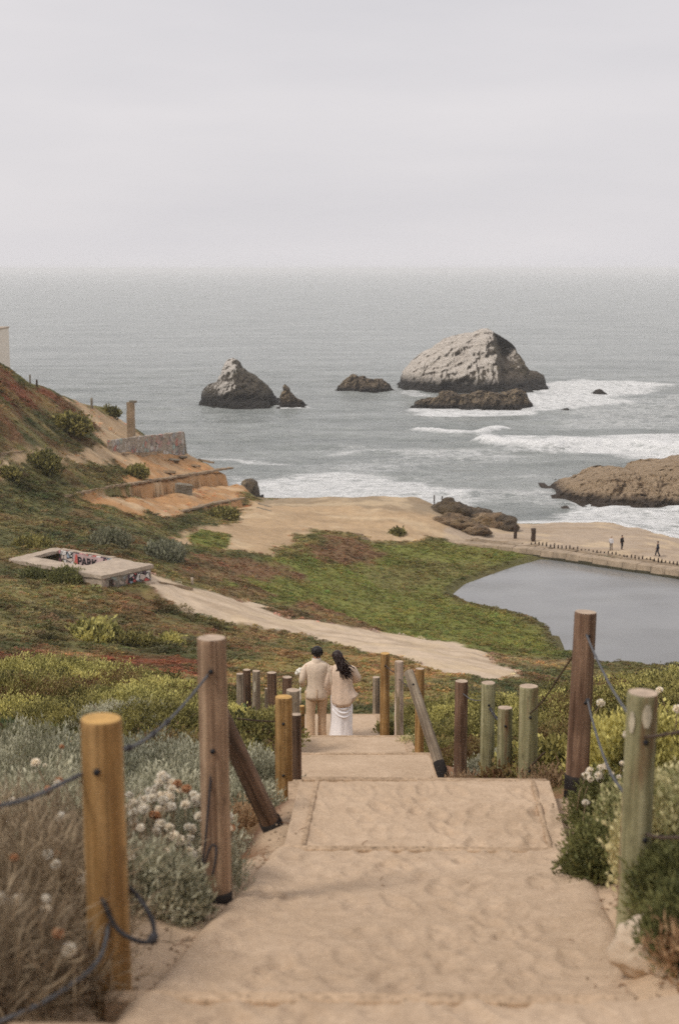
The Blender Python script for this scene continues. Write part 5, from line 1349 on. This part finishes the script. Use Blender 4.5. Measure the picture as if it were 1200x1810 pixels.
B('yellow green shrub behind the upper right cable with tall white pompoms', 1150, 11.5, .65, .5, 'lime', 1300, 7, scale=.7, flowers=9, fr=.035, fh=1.6, rust=0)
B('yellow green shrub between the tallest post and the right edge', 1090, 12.4, .45, .42, 'lime', 1000, 8, scale=.7)
B('brown dry twigs under the dark shrub at the right edge', 1262, 5.6, .14, .12, 'dry', 220, 4)
# --- single bushes farther down the slope
def far_bush(label, px, py, rpx, h, kind, n, var, sc_=4.0, t0=50):
    p = hit(px, py, t0); r = rpx/FPX*p.y*1.02; h *= .62; n = int(n*.8)
    if kind == 'sage': kind = 'sage_far'
    return bush('hillside_bush', label, p.x, p.y, r, r*.8, h, kind, n, var, scale=sc_, stems=10, lift=-.1)
far_bush('bright green rounded bush on the slope below the bunker ruin', 165, 1128, 52, 1.0, 'lime', 900, 21)
far_bush('small green bush right of the rounded bright one', 235, 1140, 30, .8, 'green', 500, 22)
far_bush('tiny green tuft left of the tall pinkish post top', 303, 1142, 18, .6, 'lime', 300, 23)
far_bush('dark round shrub beside the dirt trail high on the left hill', 75, 828, 26, 1.9, 'green', 600, 24, 6)
far_bush('small dark shrub at the picture edge by the dirt trail', 15, 838, 14, 1.0, 'green', 300, 25, 6)
far_bush('green shrub in the middle of the brown hillside', 120, 760, 34, 1.8, 'green', 700, 26, 6)
far_bush('low dark green mound on the sand at the cliff foot', 392, 912, 26, 1.2, 'green', 600, 27, 5)
far_bush('low shrub clinging to the cliff ledge under the graffiti wall', 240, 842, 18, 1.0, 'green', 400, 28, 6)
far_bush('shrub at the seaward skyline beside the pillar', 195, 732, 14, .8, 'green', 350, 29, 6)
far_bush('tiny green tuft on the sand flat edge', 702, 944, 12, .7, 'green', 260, 30, 5)
far_bush('dark creeping ivy hanging over the front of the bunker ruin', 118, 1029, 26, .55, 'fern', 1200, 31, 7)
far_bush('dark creeper at the left pillar of the bunker ruin', 60, 1022, 12, .5, 'fern', 600, 32, 7)
far_bush('silvery bush growing behind the bunker ruin', 195, 962, 24, .8, 'sage', 700, 33, 9)
far_bush('silvery bush right of the bunker ruin', 290, 985, 28, .9, 'sage', 800, 34, 9)
far_bush('round dark hedge clump behind the bunker left end', 60, 966, 34, .9, 'green', 600, 35, 4)

# ------------------------------------------------------------------ ground cover (uncountable): instanced tufts
def tuft(name, kind, n, h, seed):
    rng = np.random.RandomState(seed)
    if kind == 'grass':
        P = np.c_[rng.randn(n, 2)*.22, np.zeros(n)]; D = np.c_[rng.randn(n, 2)*.38, np.ones(n)]
        ln = h*rng.uniform(.6, 1.2, n); wd = np.full(n, .10)*rng.uniform(.6, 1.3, n)
    else:
        d = rng.randn(n, 3); d[:, 2] = np.abs(d[:, 2])*.7; d /= np.linalg.norm(d, axis=1, keepdims=True)
        P = d*np.array([.42, .42, .30*h])*rng.uniform(.5, 1, n)[:, None]; D = d+np.array([0, 0, .5])+rng.randn(n, 3)*.4
        ln = .30*rng.uniform(.6, 1.2, n); wd = .17*rng.uniform(.6, 1.2, n)
        if kind == 'scrub': ln *= .45; wd *= .5; P *= (1+.35*fbm(d[:, 0]*2+seed, d[:, 1]*2, d[:, 2]*2, 2))[:, None]
    V, F, T = leaves(P, D, ln, wd, np.ones((n, 3)), rng)
    me = np_mesh(name, V, F, [M_LEAFI], False); return bpy.data.objects.new(name, me)
PROTO = bpy.data.collections.new('tuft_shapes')
for i in range(3): PROTO.objects.link(tuft('tuft_a%d' % i, 'mat', 34, 1.0, 40+i))
for i in range(2): PROTO.objects.link(tuft('tuft_b%d' % i, 'grass', 30, .9, 50+i))
for i in range(3): PROTO.objects.link(tuft('tuft_c%d' % i, 'scrub', 190, 1.0, 60+i))
def scatter(name, label, P, scl, rot, idx, tint):
    me = bpy.data.meshes.new(name); me.vertices.add(len(P)); me.vertices.foreach_set('co', P.astype(np.float32).ravel())
    def A(n, typ, v, f): a = me.attributes.new(n, typ, 'POINT'); a.data.foreach_set(f, np.ascontiguousarray(v).ravel())
    A('scl', 'FLOAT_VECTOR', scl.astype(np.float32), 'vector'); A('rot', 'FLOAT_VECTOR', rot.astype(np.float32), 'vector'); A('idx', 'INT', idx.astype(np.int32), 'value')
    A('tint', 'FLOAT_COLOR', np.c_[tint, np.ones(len(P))].astype(np.float32), 'color')
    o = mesh_obj(name, me); tag(o, label, kind='stuff'); me.materials.append(M_LEAFI)
    g = bpy.data.node_groups.new(name, 'GeometryNodeTree'); g.interface.new_socket('Geometry', in_out='INPUT', socket_type='NodeSocketGeometry'); g.interface.new_socket('Geometry', in_out='OUTPUT', socket_type='NodeSocketGeometry')
    N = g.nodes; gi = N.new('NodeGroupInput'); go = N.new('NodeGroupOutput'); ip = N.new('GeometryNodeInstanceOnPoints'); ci = N.new('GeometryNodeCollectionInfo')
    ci.inputs['Collection'].default_value = PROTO; ci.inputs['Separate Children'].default_value = True; ci.inputs['Reset Children'].default_value = True
    def NA(nm, typ): q = N.new('GeometryNodeInputNamedAttribute'); q.data_type = typ; q.inputs['Name'].default_value = nm; return q.outputs['Attribute']
    ip.inputs['Pick Instance'].default_value = True
    K = g.links.new; K(gi.outputs[0], ip.inputs['Points']); K(ci.outputs[0], ip.inputs['Instance']); K(NA('idx', 'INT'), ip.inputs['Instance Index'])
    er = N.new('FunctionNodeEulerToRotation'); K(NA('rot', 'FLOAT_VECTOR'), er.inputs[0]); K(er.outputs[0], ip.inputs['Rotation'])
    K(NA('scl', 'FLOAT_VECTOR'), ip.inputs['Scale']); K(ip.outputs[0], go.inputs[0])
    md = o.modifiers.new('scatter', 'NODES'); md.node_group = g
    return o
def make_cover(name, label, y0, y1, n, smin, smax, seed, spread=.40, scrub=False):
    rng = np.random.RandomState(seed)
    r = np.sqrt(rng.uniform(y0**2, y1**2, n)); a = rng.uniform(-spread, spread, n)
    x = r*a*1.0; y = r
    col, den = cover(x, y); z = h_full(x, y)
    dl = np.maximum(edge_l(y)-x, x-edge_r(y))
    if scrub: den = den*sstep(.0, .25, fbm(x/11, y/11, 63.0, 3))*sstep(3, -3, x-np.interp(y, [60, 110, 150, 215], [-6, -10, -14, -14]))*(den > .5)
    ok = (rng.rand(n) < den) & (z > .8) & (sdist(x, y, POOL) < -.2) & (sdist(x, y, COAST) > .6) & ((dl > .45) | (y > 31)) & (sdist(x, y, _ruin2) < .2)
    # keep the couple's view line along the stair clear
    x, y, z, col = x[ok], y[ok], z[ok], col[ok]; m = len(x)
    s_ = rng.uniform(smin, smax, m)*(.55+.65*np.clip(.5+fbm(x/4, y/4, 61.0, 3), 0, 1))
    gr = col[:, 1] > col[:, 0]*1.02
    idx = np.where(gr & (rng.rand(m) < .35), rng.randint(3, 5, m), rng.randint(0, 3, m))
    if scrub: idx = rng.randint(5, 8, m)
    k = (.95 if scrub else 1.22)*(rng.uniform(.72, 1.35, m)*(1+.35*fbm(x/2.5, y/2.5, 62.0, 2)))[:, None]
    hue = np.c_[1.05+.14*rng.randn(m), 1+.06*rng.randn(m), 1+.1*rng.randn(m)]
    tint = np.clip(col*k*np.clip(hue, .7, 1.4), .005, 1)
    scl = np.c_[s_, s_, s_*rng.uniform(.5, 1.0, m)*np.where(y > 58, .6, 1.0)]
    rot = np.c_[rng.randn(m)*.15, rng.randn(m)*.15, rng.uniform(0, 6.28, m)]
    return scatter(name, label, np.c_[x, y, z-.02], scl, rot, idx, tint)
make_cover('ground_cover', 'low mixed greenery covering the slope beside the stairs', 3.5, 20, 9000, .10, .26, 71, .55)
make_cover('hillside_greenery', 'green and reddish low plants covering the middle slope', 18, 62, 26000, .22, .60, 72, .42)
make_cover('meadow_greenery', 'low meadow plants covering the valley and far hillside', 58, 215, 90000, .35, .95, 73, .34)

make_cover('hillside_scrub', 'low dark scrub clumps scattered over the left hillside', 62, 205, 9000, .9, 2.3, 74, .34, scrub=True)
# ------------------------------------------------------------------ litter on the sand: small stones, twigs and dead leaves
def build_litter():
    rd = random.Random(77); mb = MB()
    for i in range(420):
        y = rd.uniform(4.9, 10.2); L0, R0 = float(edge_l(y)), float(edge_r(y)); side = rd.random()
        if side < .46: x = L0+rd.gauss(-.06, .08)
        elif side < .96: x = R0+rd.gauss(.12, .10)
        else: x = rd.uniform(L0, R0)
        if y < 8.68: z = HC+float(np.interp(y, [4.815, 8.678], [-2.86, -3.70]))
        else: z = HC+float(np.interp(y, [8.678, 10.36], [-3.80, -3.853]))
        z = max(z, ground_z(x, y))+.006
        if rd.random() < .5:
            r = rd.uniform(.004, .013); mb.ball((x, y, z), r, 5, 4, mi=0, sc3=(1, rd.uniform(.6, 1), rd.uniform(.5, .8)))
        else:
            a = rd.uniform(0, 6.28); l = rd.uniform(.01, .035); d = Vector((math.cos(a), math.sin(a), rd.uniform(-.1, .3)))*l
            p = Vector((x, y, z)); mb.tube([p-d, p+Vector((0, 0, .006)), p+d], [.002, .003, .0015], 4, mi=1)
    o = mb.build('litter', [simple_mat('small_stone', srgb(150, 130, 108), .9, .3), simple_mat('dead_leaf', srgb(120, 86, 60), .9, .3)], None)
    tag(o, 'small stones, twigs and dead leaves strewn along the sand edges', kind='stuff')
build_litter()
# ------------------------------------------------------------------ people
def skin_body(name, J, E, R, m, parent=None, root='pelvis'):
    names = list(J); me = bpy.data.meshes.new(name)
    me.from_pydata([J[k] for k in names], [(names.index(a), names.index(b)) for a, b in E], [])
    me.materials.append(m); o = mesh_obj(name, me, parent)
    md = o.modifiers.new('skin', 'SKIN'); md.use_smooth_shade = True; md.branch_smoothing = .4
    sv = me.skin_vertices[0].data
    for i, k in enumerate(names):
        r = R[k]; sv[i].radius = r if isinstance(r, tuple) else (r, r); sv[i].use_root = (k == root)
    ss = o.modifiers.new('sub', 'SUBSURF'); ss.levels = 1; ss.render_levels = 1
    return o
M_SKIN = simple_mat('skin', srgb(206, 158, 128), .55, .06, 8)
def V3(*a): return Vector(a)
def human(label, loc, rz, H, pose, hairm, cloth):
    """pose: dict of joint offsets; faces local +Y. The object itself is the body mesh."""
    s = H/1.75
    J = dict(pelvis=(0, 0, .95), waist=(0, .0, 1.08), chest=(0, .01, 1.30), neck=(0, .0, 1.46), nape=(0, .01, 1.53), head=(0, .025, 1.63), crown=(0, .01, 1.70),
             nose=(0, .115, 1.62), earl=(-.075, .015, 1.625), earr=(.075, .015, 1.625),
             shl=(-.19, 0, 1.42), ell=(-.24, .0, 1.14), wrl=(-.23, .06, .90), pal=(-.23, .08, .83), shr=(.19, 0, 1.42), elr=(.24, 0, 1.14), wrr=(.23, .06, .90), par=(.23, .08, .83),
             hil=(-.10, 0, .90), knl=(-.105, .03, .50), anl=(-.10, -.02, .09), tol=(-.11, .15, .03), hir=(.10, 0, .90), knr=(.105, .03, .50), anr=(.10, -.02, .09), tor=(.11, .15, .03))
    J.update(pose.get('J', {}))
    R = dict(pelvis=(.15, .11), waist=(.13, .10), chest=(.16, .11), neck=.062, nape=.056, head=(.078, .092), crown=(.062, .07), nose=.016, earl=.018, earr=.018,
             shl=.062, ell=.044, wrl=.028, pal=(.034, .020), shr=.062, elr=.044, wrr=.028, par=(.034, .020), hil=.085, knl=.06, anl=.04, tol=.034, hir=.085, knr=.06, anr=.04, tor=.034)
    E = [('pelvis', 'waist'), ('waist', 'chest'), ('chest', 'neck'), ('neck', 'nape'), ('nape', 'head'), ('head', 'crown'), ('head', 'nose'), ('head', 'earl'), ('head', 'earr'),
         ('chest', 'shl'), ('shl', 'ell'), ('ell', 'wrl'), ('wrl', 'pal'), ('chest', 'shr'), ('shr', 'elr'), ('elr', 'wrr'), ('wrr', 'par'),
         ('pelvis', 'hil'), ('hil', 'knl'), ('knl', 'anl'), ('anl', 'tol'), ('pelvis', 'hir'), ('hir', 'knr'), ('knr', 'anr'), ('anr', 'tor')]
    for sd in 'lr':
        w_ = Vector(J['wr'+sd]); p_ = Vector(J['pa'+sd]); d = (p_-w_).normalized(); ac = d.cross(Vector((1, 0, 0))).normalized(); cu = Vector((1 if sd == 'l' else -1, 0, 0))
        for k, (off, ln) in enumerate([(-.027, .070), (-.009, .080), (.009, .075), (.026, .058)]):
            a = p_+ac*off+d*.012; b = a+d*ln*.55; c = b+(d*.8+cu*.6).normalized()*ln*.45
            for nm, q, r in ((f'f{k}a{sd}', a, .010), (f'f{k}b{sd}', b, .009), (f'f{k}c{sd}', c, .008)): J[nm] = tuple(q); R[nm] = r
            E += [('pa'+sd, f'f{k}a{sd}'), (f'f{k}a{sd}', f'f{k}b{sd}'), (f'f{k}b{sd}', f'f{k}c{sd}')]
        a = w_+(p_-w_)*.55-ac*.034; b = a-ac*.016+d*.035+cu*.01
        J['t1'+sd] = tuple(a); J['t2'+sd] = tuple(b); R['t1'+sd] = .012; R['t2'+sd] = .009; E += [('wr'+sd, 't1'+sd), ('t1'+sd, 't2'+sd)]
    o = skin_body('person', J, E, R, M_SKIN); o.location = loc; o.rotation_euler = (0, 0, rz); o.scale = (s, s, s)
    tag(o, label, 'person')
    return o, {k: Vector(v) for k, v in J.items()}
def fab(name, col, var=.12, sc_=30):
    return simple_mat(name, col, .9, var, sc_, .25, .004, spec=.15)
def sleeve(mb, pts, rad, rd, seg=14, amp=.05):
    P = smooth(pts, 5); n = len(P); r = [np.interp(i/(n-1), np.linspace(0, 1, len(rad)), rad) for i in range(n)]
    mb.tube(P, [float(q) for q in r], seg, wob=lambda t, a: 1+amp*math.sin(9*t*math.pi+2*a)+amp*.6*math.sin(17*t+3*a))
def trouser(body, J, m, rad=(.115, .088, .075, .078), hem=.05, name='trousers'):
    mb = MB(); c = J['pelvis']
    mb.rings([((c.x, c.y, .80), .155, .12), ((c.x, c.y, .88), .178, .135), ((c.x, c.y, .96), .172, .13), ((c.x, c.y, 1.06), .155, .118)], 20)
    for sd in 'lr':
        h, k, a = J['hi'+sd], J['kn'+sd], J['an'+sd]
        sleeve(mb, [h+V3(0, 0, .03), (h+k)/2, k, (k+a)/2, V3(a.x, a.y, hem)], rad, None, 16, .03)
    return mb.build(name, m, body)
def shoes(body, J, m):
    for sd in 'lr':
        a, t = J['an'+sd], J['to'+sd]; d = (t-a); d.z = 0; d.normalize(); mb = MB()
        P = [a-d*.07+V3(0, 0, -.045), a+V3(0, 0, -.035), a+d*.1+V3(0, 0, -.05), a+d*.19+V3(0, 0, -.062)]
        mb.tube(P, [(.036, .042), (.042, .05), (.046, .036), (.03, .022)], 10, up=(0, 0, 1)); mb.build('shoe', m, body)
def torso_rings(mb, J, prof_, seg=28, fold=.02, sx=0.0):
    rs = []
    for (z, rx, ry, ox, oy) in prof_: rs.append(((ox, oy, z), rx, ry))
    mb.rings(rs, seg, fn=lambda t, a: 1+fold*math.sin(5*a+6*t)+fold*.7*math.sin(9*a-4*t))
def hair_cap(body, J, m, spikes=60, seed=1, tilt=0.0, r=(.098, .112, .10)):
    mb = MB(); h = J['head']; c = h+V3(0, -.018, .035)
    mb.ball(c, 1.0, 18, 12, sc3=r); rd = random.Random(seed)
    for i, v in enumerate(mb.v):
        q = Vector(v)-c; f = 1+.02*math.sin(q.x*60)+.02*math.sin(q.z*50+q.y*40)
        q2 = q*f
        if q.y > .03 and q.z < .02: q2 *= .80      # keep the face clear
        mb.v[i] = tuple(c+q2)
    for i in range(spikes):
        d = Vector((rd.gauss(0, 1), rd.gauss(-.4, .8), rd.gauss(.4, .8))).normalized()
        b0 = c+Vector((d.x*r[0], d.y*r[1], d.z*r[2]))*.95; e = b0+d*.008+Vector((rd.uniform(-.02, .02), rd.uniform(-.02, .02), -.04))
        mb.tube([b0, (b0+e)/2+d*.006, e], [.008, .007, .002], 5)
    return mb.build('hair', m, body)
M_HAIRB = simple_mat('black_hair', srgb(34, 28, 26), .45, .3, 60); M_HAIRD = simple_mat('dark_brown_hair', srgb(46, 32, 28), .5, .35, 60)
M_SUIT = fab('beige_suit', srgb(220, 200, 178), .16); M_TROU = fab('tan_trousers', srgb(200, 172, 142), .16); M_SHIRT = fab('white_shirt', srgb(236, 230, 226), .04)
M_CARD = fab('pinkish_beige_knit', srgb(222, 198, 176), .2, 40); M_DRESS = simple_mat('white_satin', srgb(248, 244, 244), .5, .04, 6, spec=.4)
M_SHOE = fab('brown_leather', srgb(64, 44, 36)); M_SHOEW = fab('white_sole', srgb(226, 216, 206)); M_PETAL = fab('white_petals', srgb(238, 234, 222), .06); M_BSTEM = fab('bouquet_green', srgb(96, 112, 72), .3)

def build_couple():
    gz = HC-8.44
    # ---- man
    fx, fy = (560-600)/FPX*25.9, 24.75
    o, J = human('man in a beige suit walking downstairs holding the woman\'s hand', (fx, fy, gz), math.radians(3), 1.76,
        {'J': dict(wrr=(.27, .0, .88), par=(.29, .01, .81), elr=(.26, -.04, 1.13), wrl=(-.25, .17, 1.0), pal=(-.25, .24, .98), ell=(-.26, -.04, 1.14), knl=(-.11, -.02, .50), anl=(-.105, -.10, .10), tol=(-.11, .05, .03), knr=(.10, .08, .51), anr=(.10, .05, .09), tor=(.11, .22, .03), head=(.012, .03, 1.625), crown=(.02, .015, 1.70))}, None, None)
    trouser(o, J, M_TROU); shoes(o, J, M_SHOE)
    mb = MB()   # jacket
    torso_rings(mb, J, [(.80, .205, .155, .0, -.005), (.86, .205, .158, 0, -.01), (.96, .196, .152, 0, 0), (1.08, .178, .138, 0, .0), (1.20, .190, .142, 0, 0), (1.32, .208, .142, 0, .0), (1.39, .215, .128, 0, -.004), (1.435, .200, .105, 0, -.004), (1.455, .165, .098, 0, -.004), (1.475, .12, .085, 0, .0), (1.495, .075, .075, 0, .0)], 36, .016)
    for sd in 'lr':
        s_, e, w_ = J['sh'+sd], J['el'+sd], J['wr'+sd]
        ix = 1 if sd == 'l' else -1
        sleeve(mb, [s_+V3(.05*ix, 0, -.005), s_+V3(.008*ix, 0, -.05), s_+(e-s_)*.4, e, (e+w_)/2, w_], [.050, .066, .066, .058, .052, .047], None, 14, .035)
    j = mb.build('jacket', M_SUIT, o)
    mb = MB()   # back vent and flap folded to the side
    mb.hexa([(-.012, -.178, .795), (.012, -.182, .795), (.012, -.160, .795), (-.012, -.160, .795)], [(-.006, -.158, 1.0), (.004, -.158, 1.0), (.004, -.14, 1.0), (-.006, -.14, 1.0)])
    mb.build('vent', M_TROU, j)
    mb = MB(); mb.tube([(0, .005, 1.485), (0, .0, 1.515), (0, .0, 1.545)], [(.080, .078), (.078, .076), (.074, .072)], 18, False); mb.build('shirt_collar', M_SHIRT, o)
    mb = MB(); mb.tube([(0, -.005, 1.468), (0, -.006, 1.50), (0, -.002, 1.522)], [(.105, .09), (.086, .082), (.078, .076)], 18, False); mb.build('jacket_collar', M_SUIT, j)
    hair_cap(o, J, M_HAIRB, 70, 3)
    # ---- bouquet in his left hand, ribbons hanging
    hp = o.matrix_basis @ J['pal']
    bq = empty('bouquet', hp+V3(-.03, .03, -.06)); tag(bq, "small white bouquet with ribbons held at the man's side", 'bouquet')
    mb = MB(); rd = random.Random(4)
    for i in range(8): mb.tube([(0, 0, -.02), (rd.uniform(-.02, .02), rd.uniform(-.02, .02), .1), (rd.uniform(-.06, .06), rd.uniform(-.05, .05), .26)], .005, 5)
    mb.build('stems', M_BSTEM, bq)
    for i in range(9):
        mb = MB(); mb.ball((rd.uniform(-.07, .05), rd.uniform(-.06, .06), .27+rd.uniform(-.04, .07)), rd.uniform(.032, .05), 9, 6)
        mb.build('flower', M_PETAL, bq)
    mb = MB(); mb.tube([(0, 0, 0), (-.02, -.02, -.08), (-.01, -.01, -.2), (-.03, -.02, -.30)], [(.018, .004), (.022, .004), (.024, .004), (.028, .004)], 8); mb.build('ribbon', M_PETAL, bq)
    # ---- woman
    wx, wy = (602-600)/FPX*25.9, 24.78
    o, J = human('woman with long dark hair in beige cardigan and white satin dress', (wx, wy, gz), math.radians(4), 1.68,
        {'J': dict(wrl=(-.26, .03, .90), pal=(-.27, .04, .83), ell=(-.26, -.03, 1.15), elr=(.30, .05, 1.20), wrr=(.20, .24, 1.10), par=(.14, .27, 1.10), head=(-.06, .04, 1.61), crown=(-.085, .03, 1.685), nape=(-.02, .012, 1.525), nose=(-.085, .125, 1.60), earl=(-.135, .03, 1.595), earr=(.014, .02, 1.63), anl=(-.09, -.06, .09), tol=(-.1, .09, .03), anr=(.09, .06, .09), tor=(.1, .22, .03))}, None, None)
    mb = MB()   # dress: loose satin, hem near the ground
    seg = 40; rs = [(.02, .215, .20, .0, -.02), (.10, .215, .19, .0, -.01), (.25, .205, .175, .01, 0), (.45, .20, .165, .015, 0), (.62, .205, .17, .015, 0), (.78, .205, .165, .01, 0), (.92, .19, .15, 0, 0), (1.05, .15, .12, 0, 0), (1.25, .15, .115, 0, 0), (1.40, .14, .09, 0, 0)]
    mb.rings([((a[3], a[4], a[0]), a[1], a[2]) for a in rs], seg, fn=lambda t, a: 1+(.075*(1-t))*math.sin(7*a+5*t)+.045*(1-t)*math.sin(13*a-9*t))
    d = mb.build('dress', M_DRESS, o)
    for k, (z, dz, rr) in enumerate([(.66, .16, .022), (.58, .17, .018), (.74, .12, .02), (.50, .14, .014)]):   # drooping satin folds across the back
        mb = MB(); P = []
        for i in range(13):
            t = i/12*2-1; a = -math.pi/2+t*1.15+.12
            P.append((.015+math.cos(a)*.208, math.sin(a)*.172, z+dz*(t*t)-.02*t))
        mb.tube(P, [rr*.4]+[rr]*11+[rr*.4], 8); mb.build('satin_fold', M_DRESS, d)
    shoes(o, J, M_SHOEW)
    mb = MB()   # loose cardigan, hem flaring to the right
    prof_ = [(.74, .235, .185, .05, -.02), (.80, .245, .19, .045, -.015), (.90, .235, .18, .035, -.01), (1.02, .218, .165, .02, 0), (1.15, .21, .155, .01, 0), (1.28, .212, .15, .005, 0), (1.38, .205, .135, 0, 0), (1.44, .165, .105, 0, 0), (1.47, .11, .085, 0, 0), (1.49, .075, .07, 0, 0)]
    torso_rings(mb, J, prof_, 44, .045)
    for i, v in enumerate(mb.v):
        if v[2] < .95: q = (.95-v[2]); mb.v[i] = (v[0]+max(0, v[0])*q*.7, v[1], v[2]+(.10*q/.2 if v[0] > .16 else 0)-(.04*q/.2)*math.cos(v[0]*9))
    s_, e, w_ = J['shl'], J['ell'], J['wrl']; sleeve(mb, [s_+V3(.055, 0, -.01), s_+(e-s_)*.25+V3(-.005, 0, 0), e+V3(-.015, 0, 0), (e+w_)/2+V3(-.01, 0, 0), w_], [.058, .082, .090, .088, .068], None, 18, .04)
    s_, e, w_ = J['shr'], J['elr'], J['wrr']; sleeve(mb, [s_+V3(-.055, 0, -.01), s_+(e-s_)*.25, e, (e+w_)/2, w_], [.058, .082, .090, .088, .070], None, 18, .04)
    mb.build('cardigan', M_CARD, o)
    hr = hair_cap(o, J, M_HAIRD, 30, 8, r=(.10, .115, .105))
    mb = MB(); rd = random.Random(12)
    for i in range(80):   # long hair, swept to the right by the wind
        a = rd.uniform(-.9, .9); b0 = J['head']+V3(math.sin(a)*.085, -.06-.05*math.cos(a)*rd.random(), rd.uniform(-.04, .09))
        k = rd.random(); ln = rd.uniform(.20, .38)
        sw = rd.uniform(.06, .20) if rd.random() < .8 else rd.uniform(-.04, .08)
        p1 = b0+V3(.03+.1*sw, -.05, -.12*ln/.4); p2 = p1+V3(sw*.55, -.05+rd.uniform(-.03, .02), -.16*ln/.4); p3 = p2+V3(sw*.5+rd.uniform(-.03, .04), rd.uniform(-.05, .02), -.13*ln/.4+rd.uniform(-.02, .05))
        mb.tube(smooth([b0, p1, p2, p3], 3), [.013]*3+[.013]*3+[.009]*3+[.002], 5)
    mb.build('long_hair', M_HAIRD, o)
build_couple()
def walker(label, px, py, top_py, rz, top, bottom, hairm, stride=.12, hat=None):
    p = hit(px, py, 120, 260, fn=lambda a, b: np.where(b > 0, np.maximum(h_base(a, b), 0), 0)); gz = p.z
    return p
def build_walkers():
    for (label, px, foot, top, rz, tc_, bc, hc, st) in [
        ('distant beach walker in a pale top by the wall, left of the dark pair', 1079, 972, 948, 2.6, srgb(204, 202, 204), srgb(132, 122, 112), srgb(150, 130, 110), .06),
        ('distant beach walker in black standing beside the pale one', 1098, 971, 946, -2.4, srgb(44, 42, 44), srgb(50, 48, 50), srgb(50, 40, 34), .05),
        ('distant beach walker in dark clothes striding along the wall alone', 1161, 982, 954, 1.4, srgb(50, 54, 64), srgb(46, 44, 48), srgb(48, 40, 36), .22)]:
        p = on_z(px, foot, 3.05); Hh = z_at(p.y, top)-3.05
        z0 = float(h_full(np.array([p.x]), np.array([p.y]))[0])
        # stand where the ray meets the beach
        best = min(((abs(z_at(Y, foot)-float(h_full(np.array([(px-600)/FPX*(Y*CP+HC*SP*.92)]), np.array([Y]))[0])), Y) for Y in np.linspace(160, 215, 56)))[1]
        x = (px-600)/FPX*(best*CP+37*SP); z0 = float(h_full(np.array([x]), np.array([best]))[0]); Hh = max(1.55, min(1.95, z_at(best, top)-z0))
        o, J = human(label, (x, best, z0), rz, Hh, {'J': dict(anl=(-.10, -st-.02, .09), tol=(-.1, -st+.13, .03), anr=(.1, st, .09), tor=(.1, st+.16, .03), knl=(-.1, -st*.3+.03, .5), knr=(.1, st*.6+.03, .5), wrl=(-.24, st*.8+.05, .92), pal=(-.24, st*.8+.08, .86), wrr=(.24, -st*.8, .92), par=(.24, -st*.8, .86))}, None, None)
        mt = fab('walker_top', tc_); mbm = fab('walker_trousers', bc); mh = simple_mat('walker_hair', hc, .7, .2)
        trouser(o, J, mbm); shoes(o, J, M_SHOE)
        mb = MB(); torso_rings(mb, J, [(.84, .20, .15, 0, 0), (.96, .195, .148, 0, 0), (1.1, .18, .14, 0, 0), (1.3, .21, .145, 0, 0), (1.42, .19, .12, 0, 0), (1.49, .08, .075, 0, 0)], 20, .02)
        for sd in 'lr': sleeve(mb, [J['sh'+sd], J['el'+sd], J['wr'+sd]], [.085, .07, .055], None, 10)
        mb.build('jacket', mt, o); hair_cap(o, J, mh, 12, 5)
build_walkers()
# ------------------------------------------------------------------ sea haze
def build_haze():
    m = bpy.data.materials.new('haze'); m.use_nodes = True; t = m.node_tree; t.nodes.clear()
    o_ = t.nodes.new('ShaderNodeOutputMaterial'); v = t.nodes.new('ShaderNodeVolumePrincipled')
    v.inputs['Color'].default_value = (1, 1, 1, 1); v.inputs['Density'].default_value = HAZE_DENSITY; v.inputs['Anisotropy'].default_value = 0.0
    t.links.new(v.outputs[0], o_.inputs['Volume'])
    mb = MB(); mb.box((0, 45000, 22), (140000, 100000, 54)); o = mb.build('haze', m, None, False); tag(o, kind='stuff', label='thin pale sea haze over the whole view')
HAZE_DENSITY = 1.3e-4
build_haze()
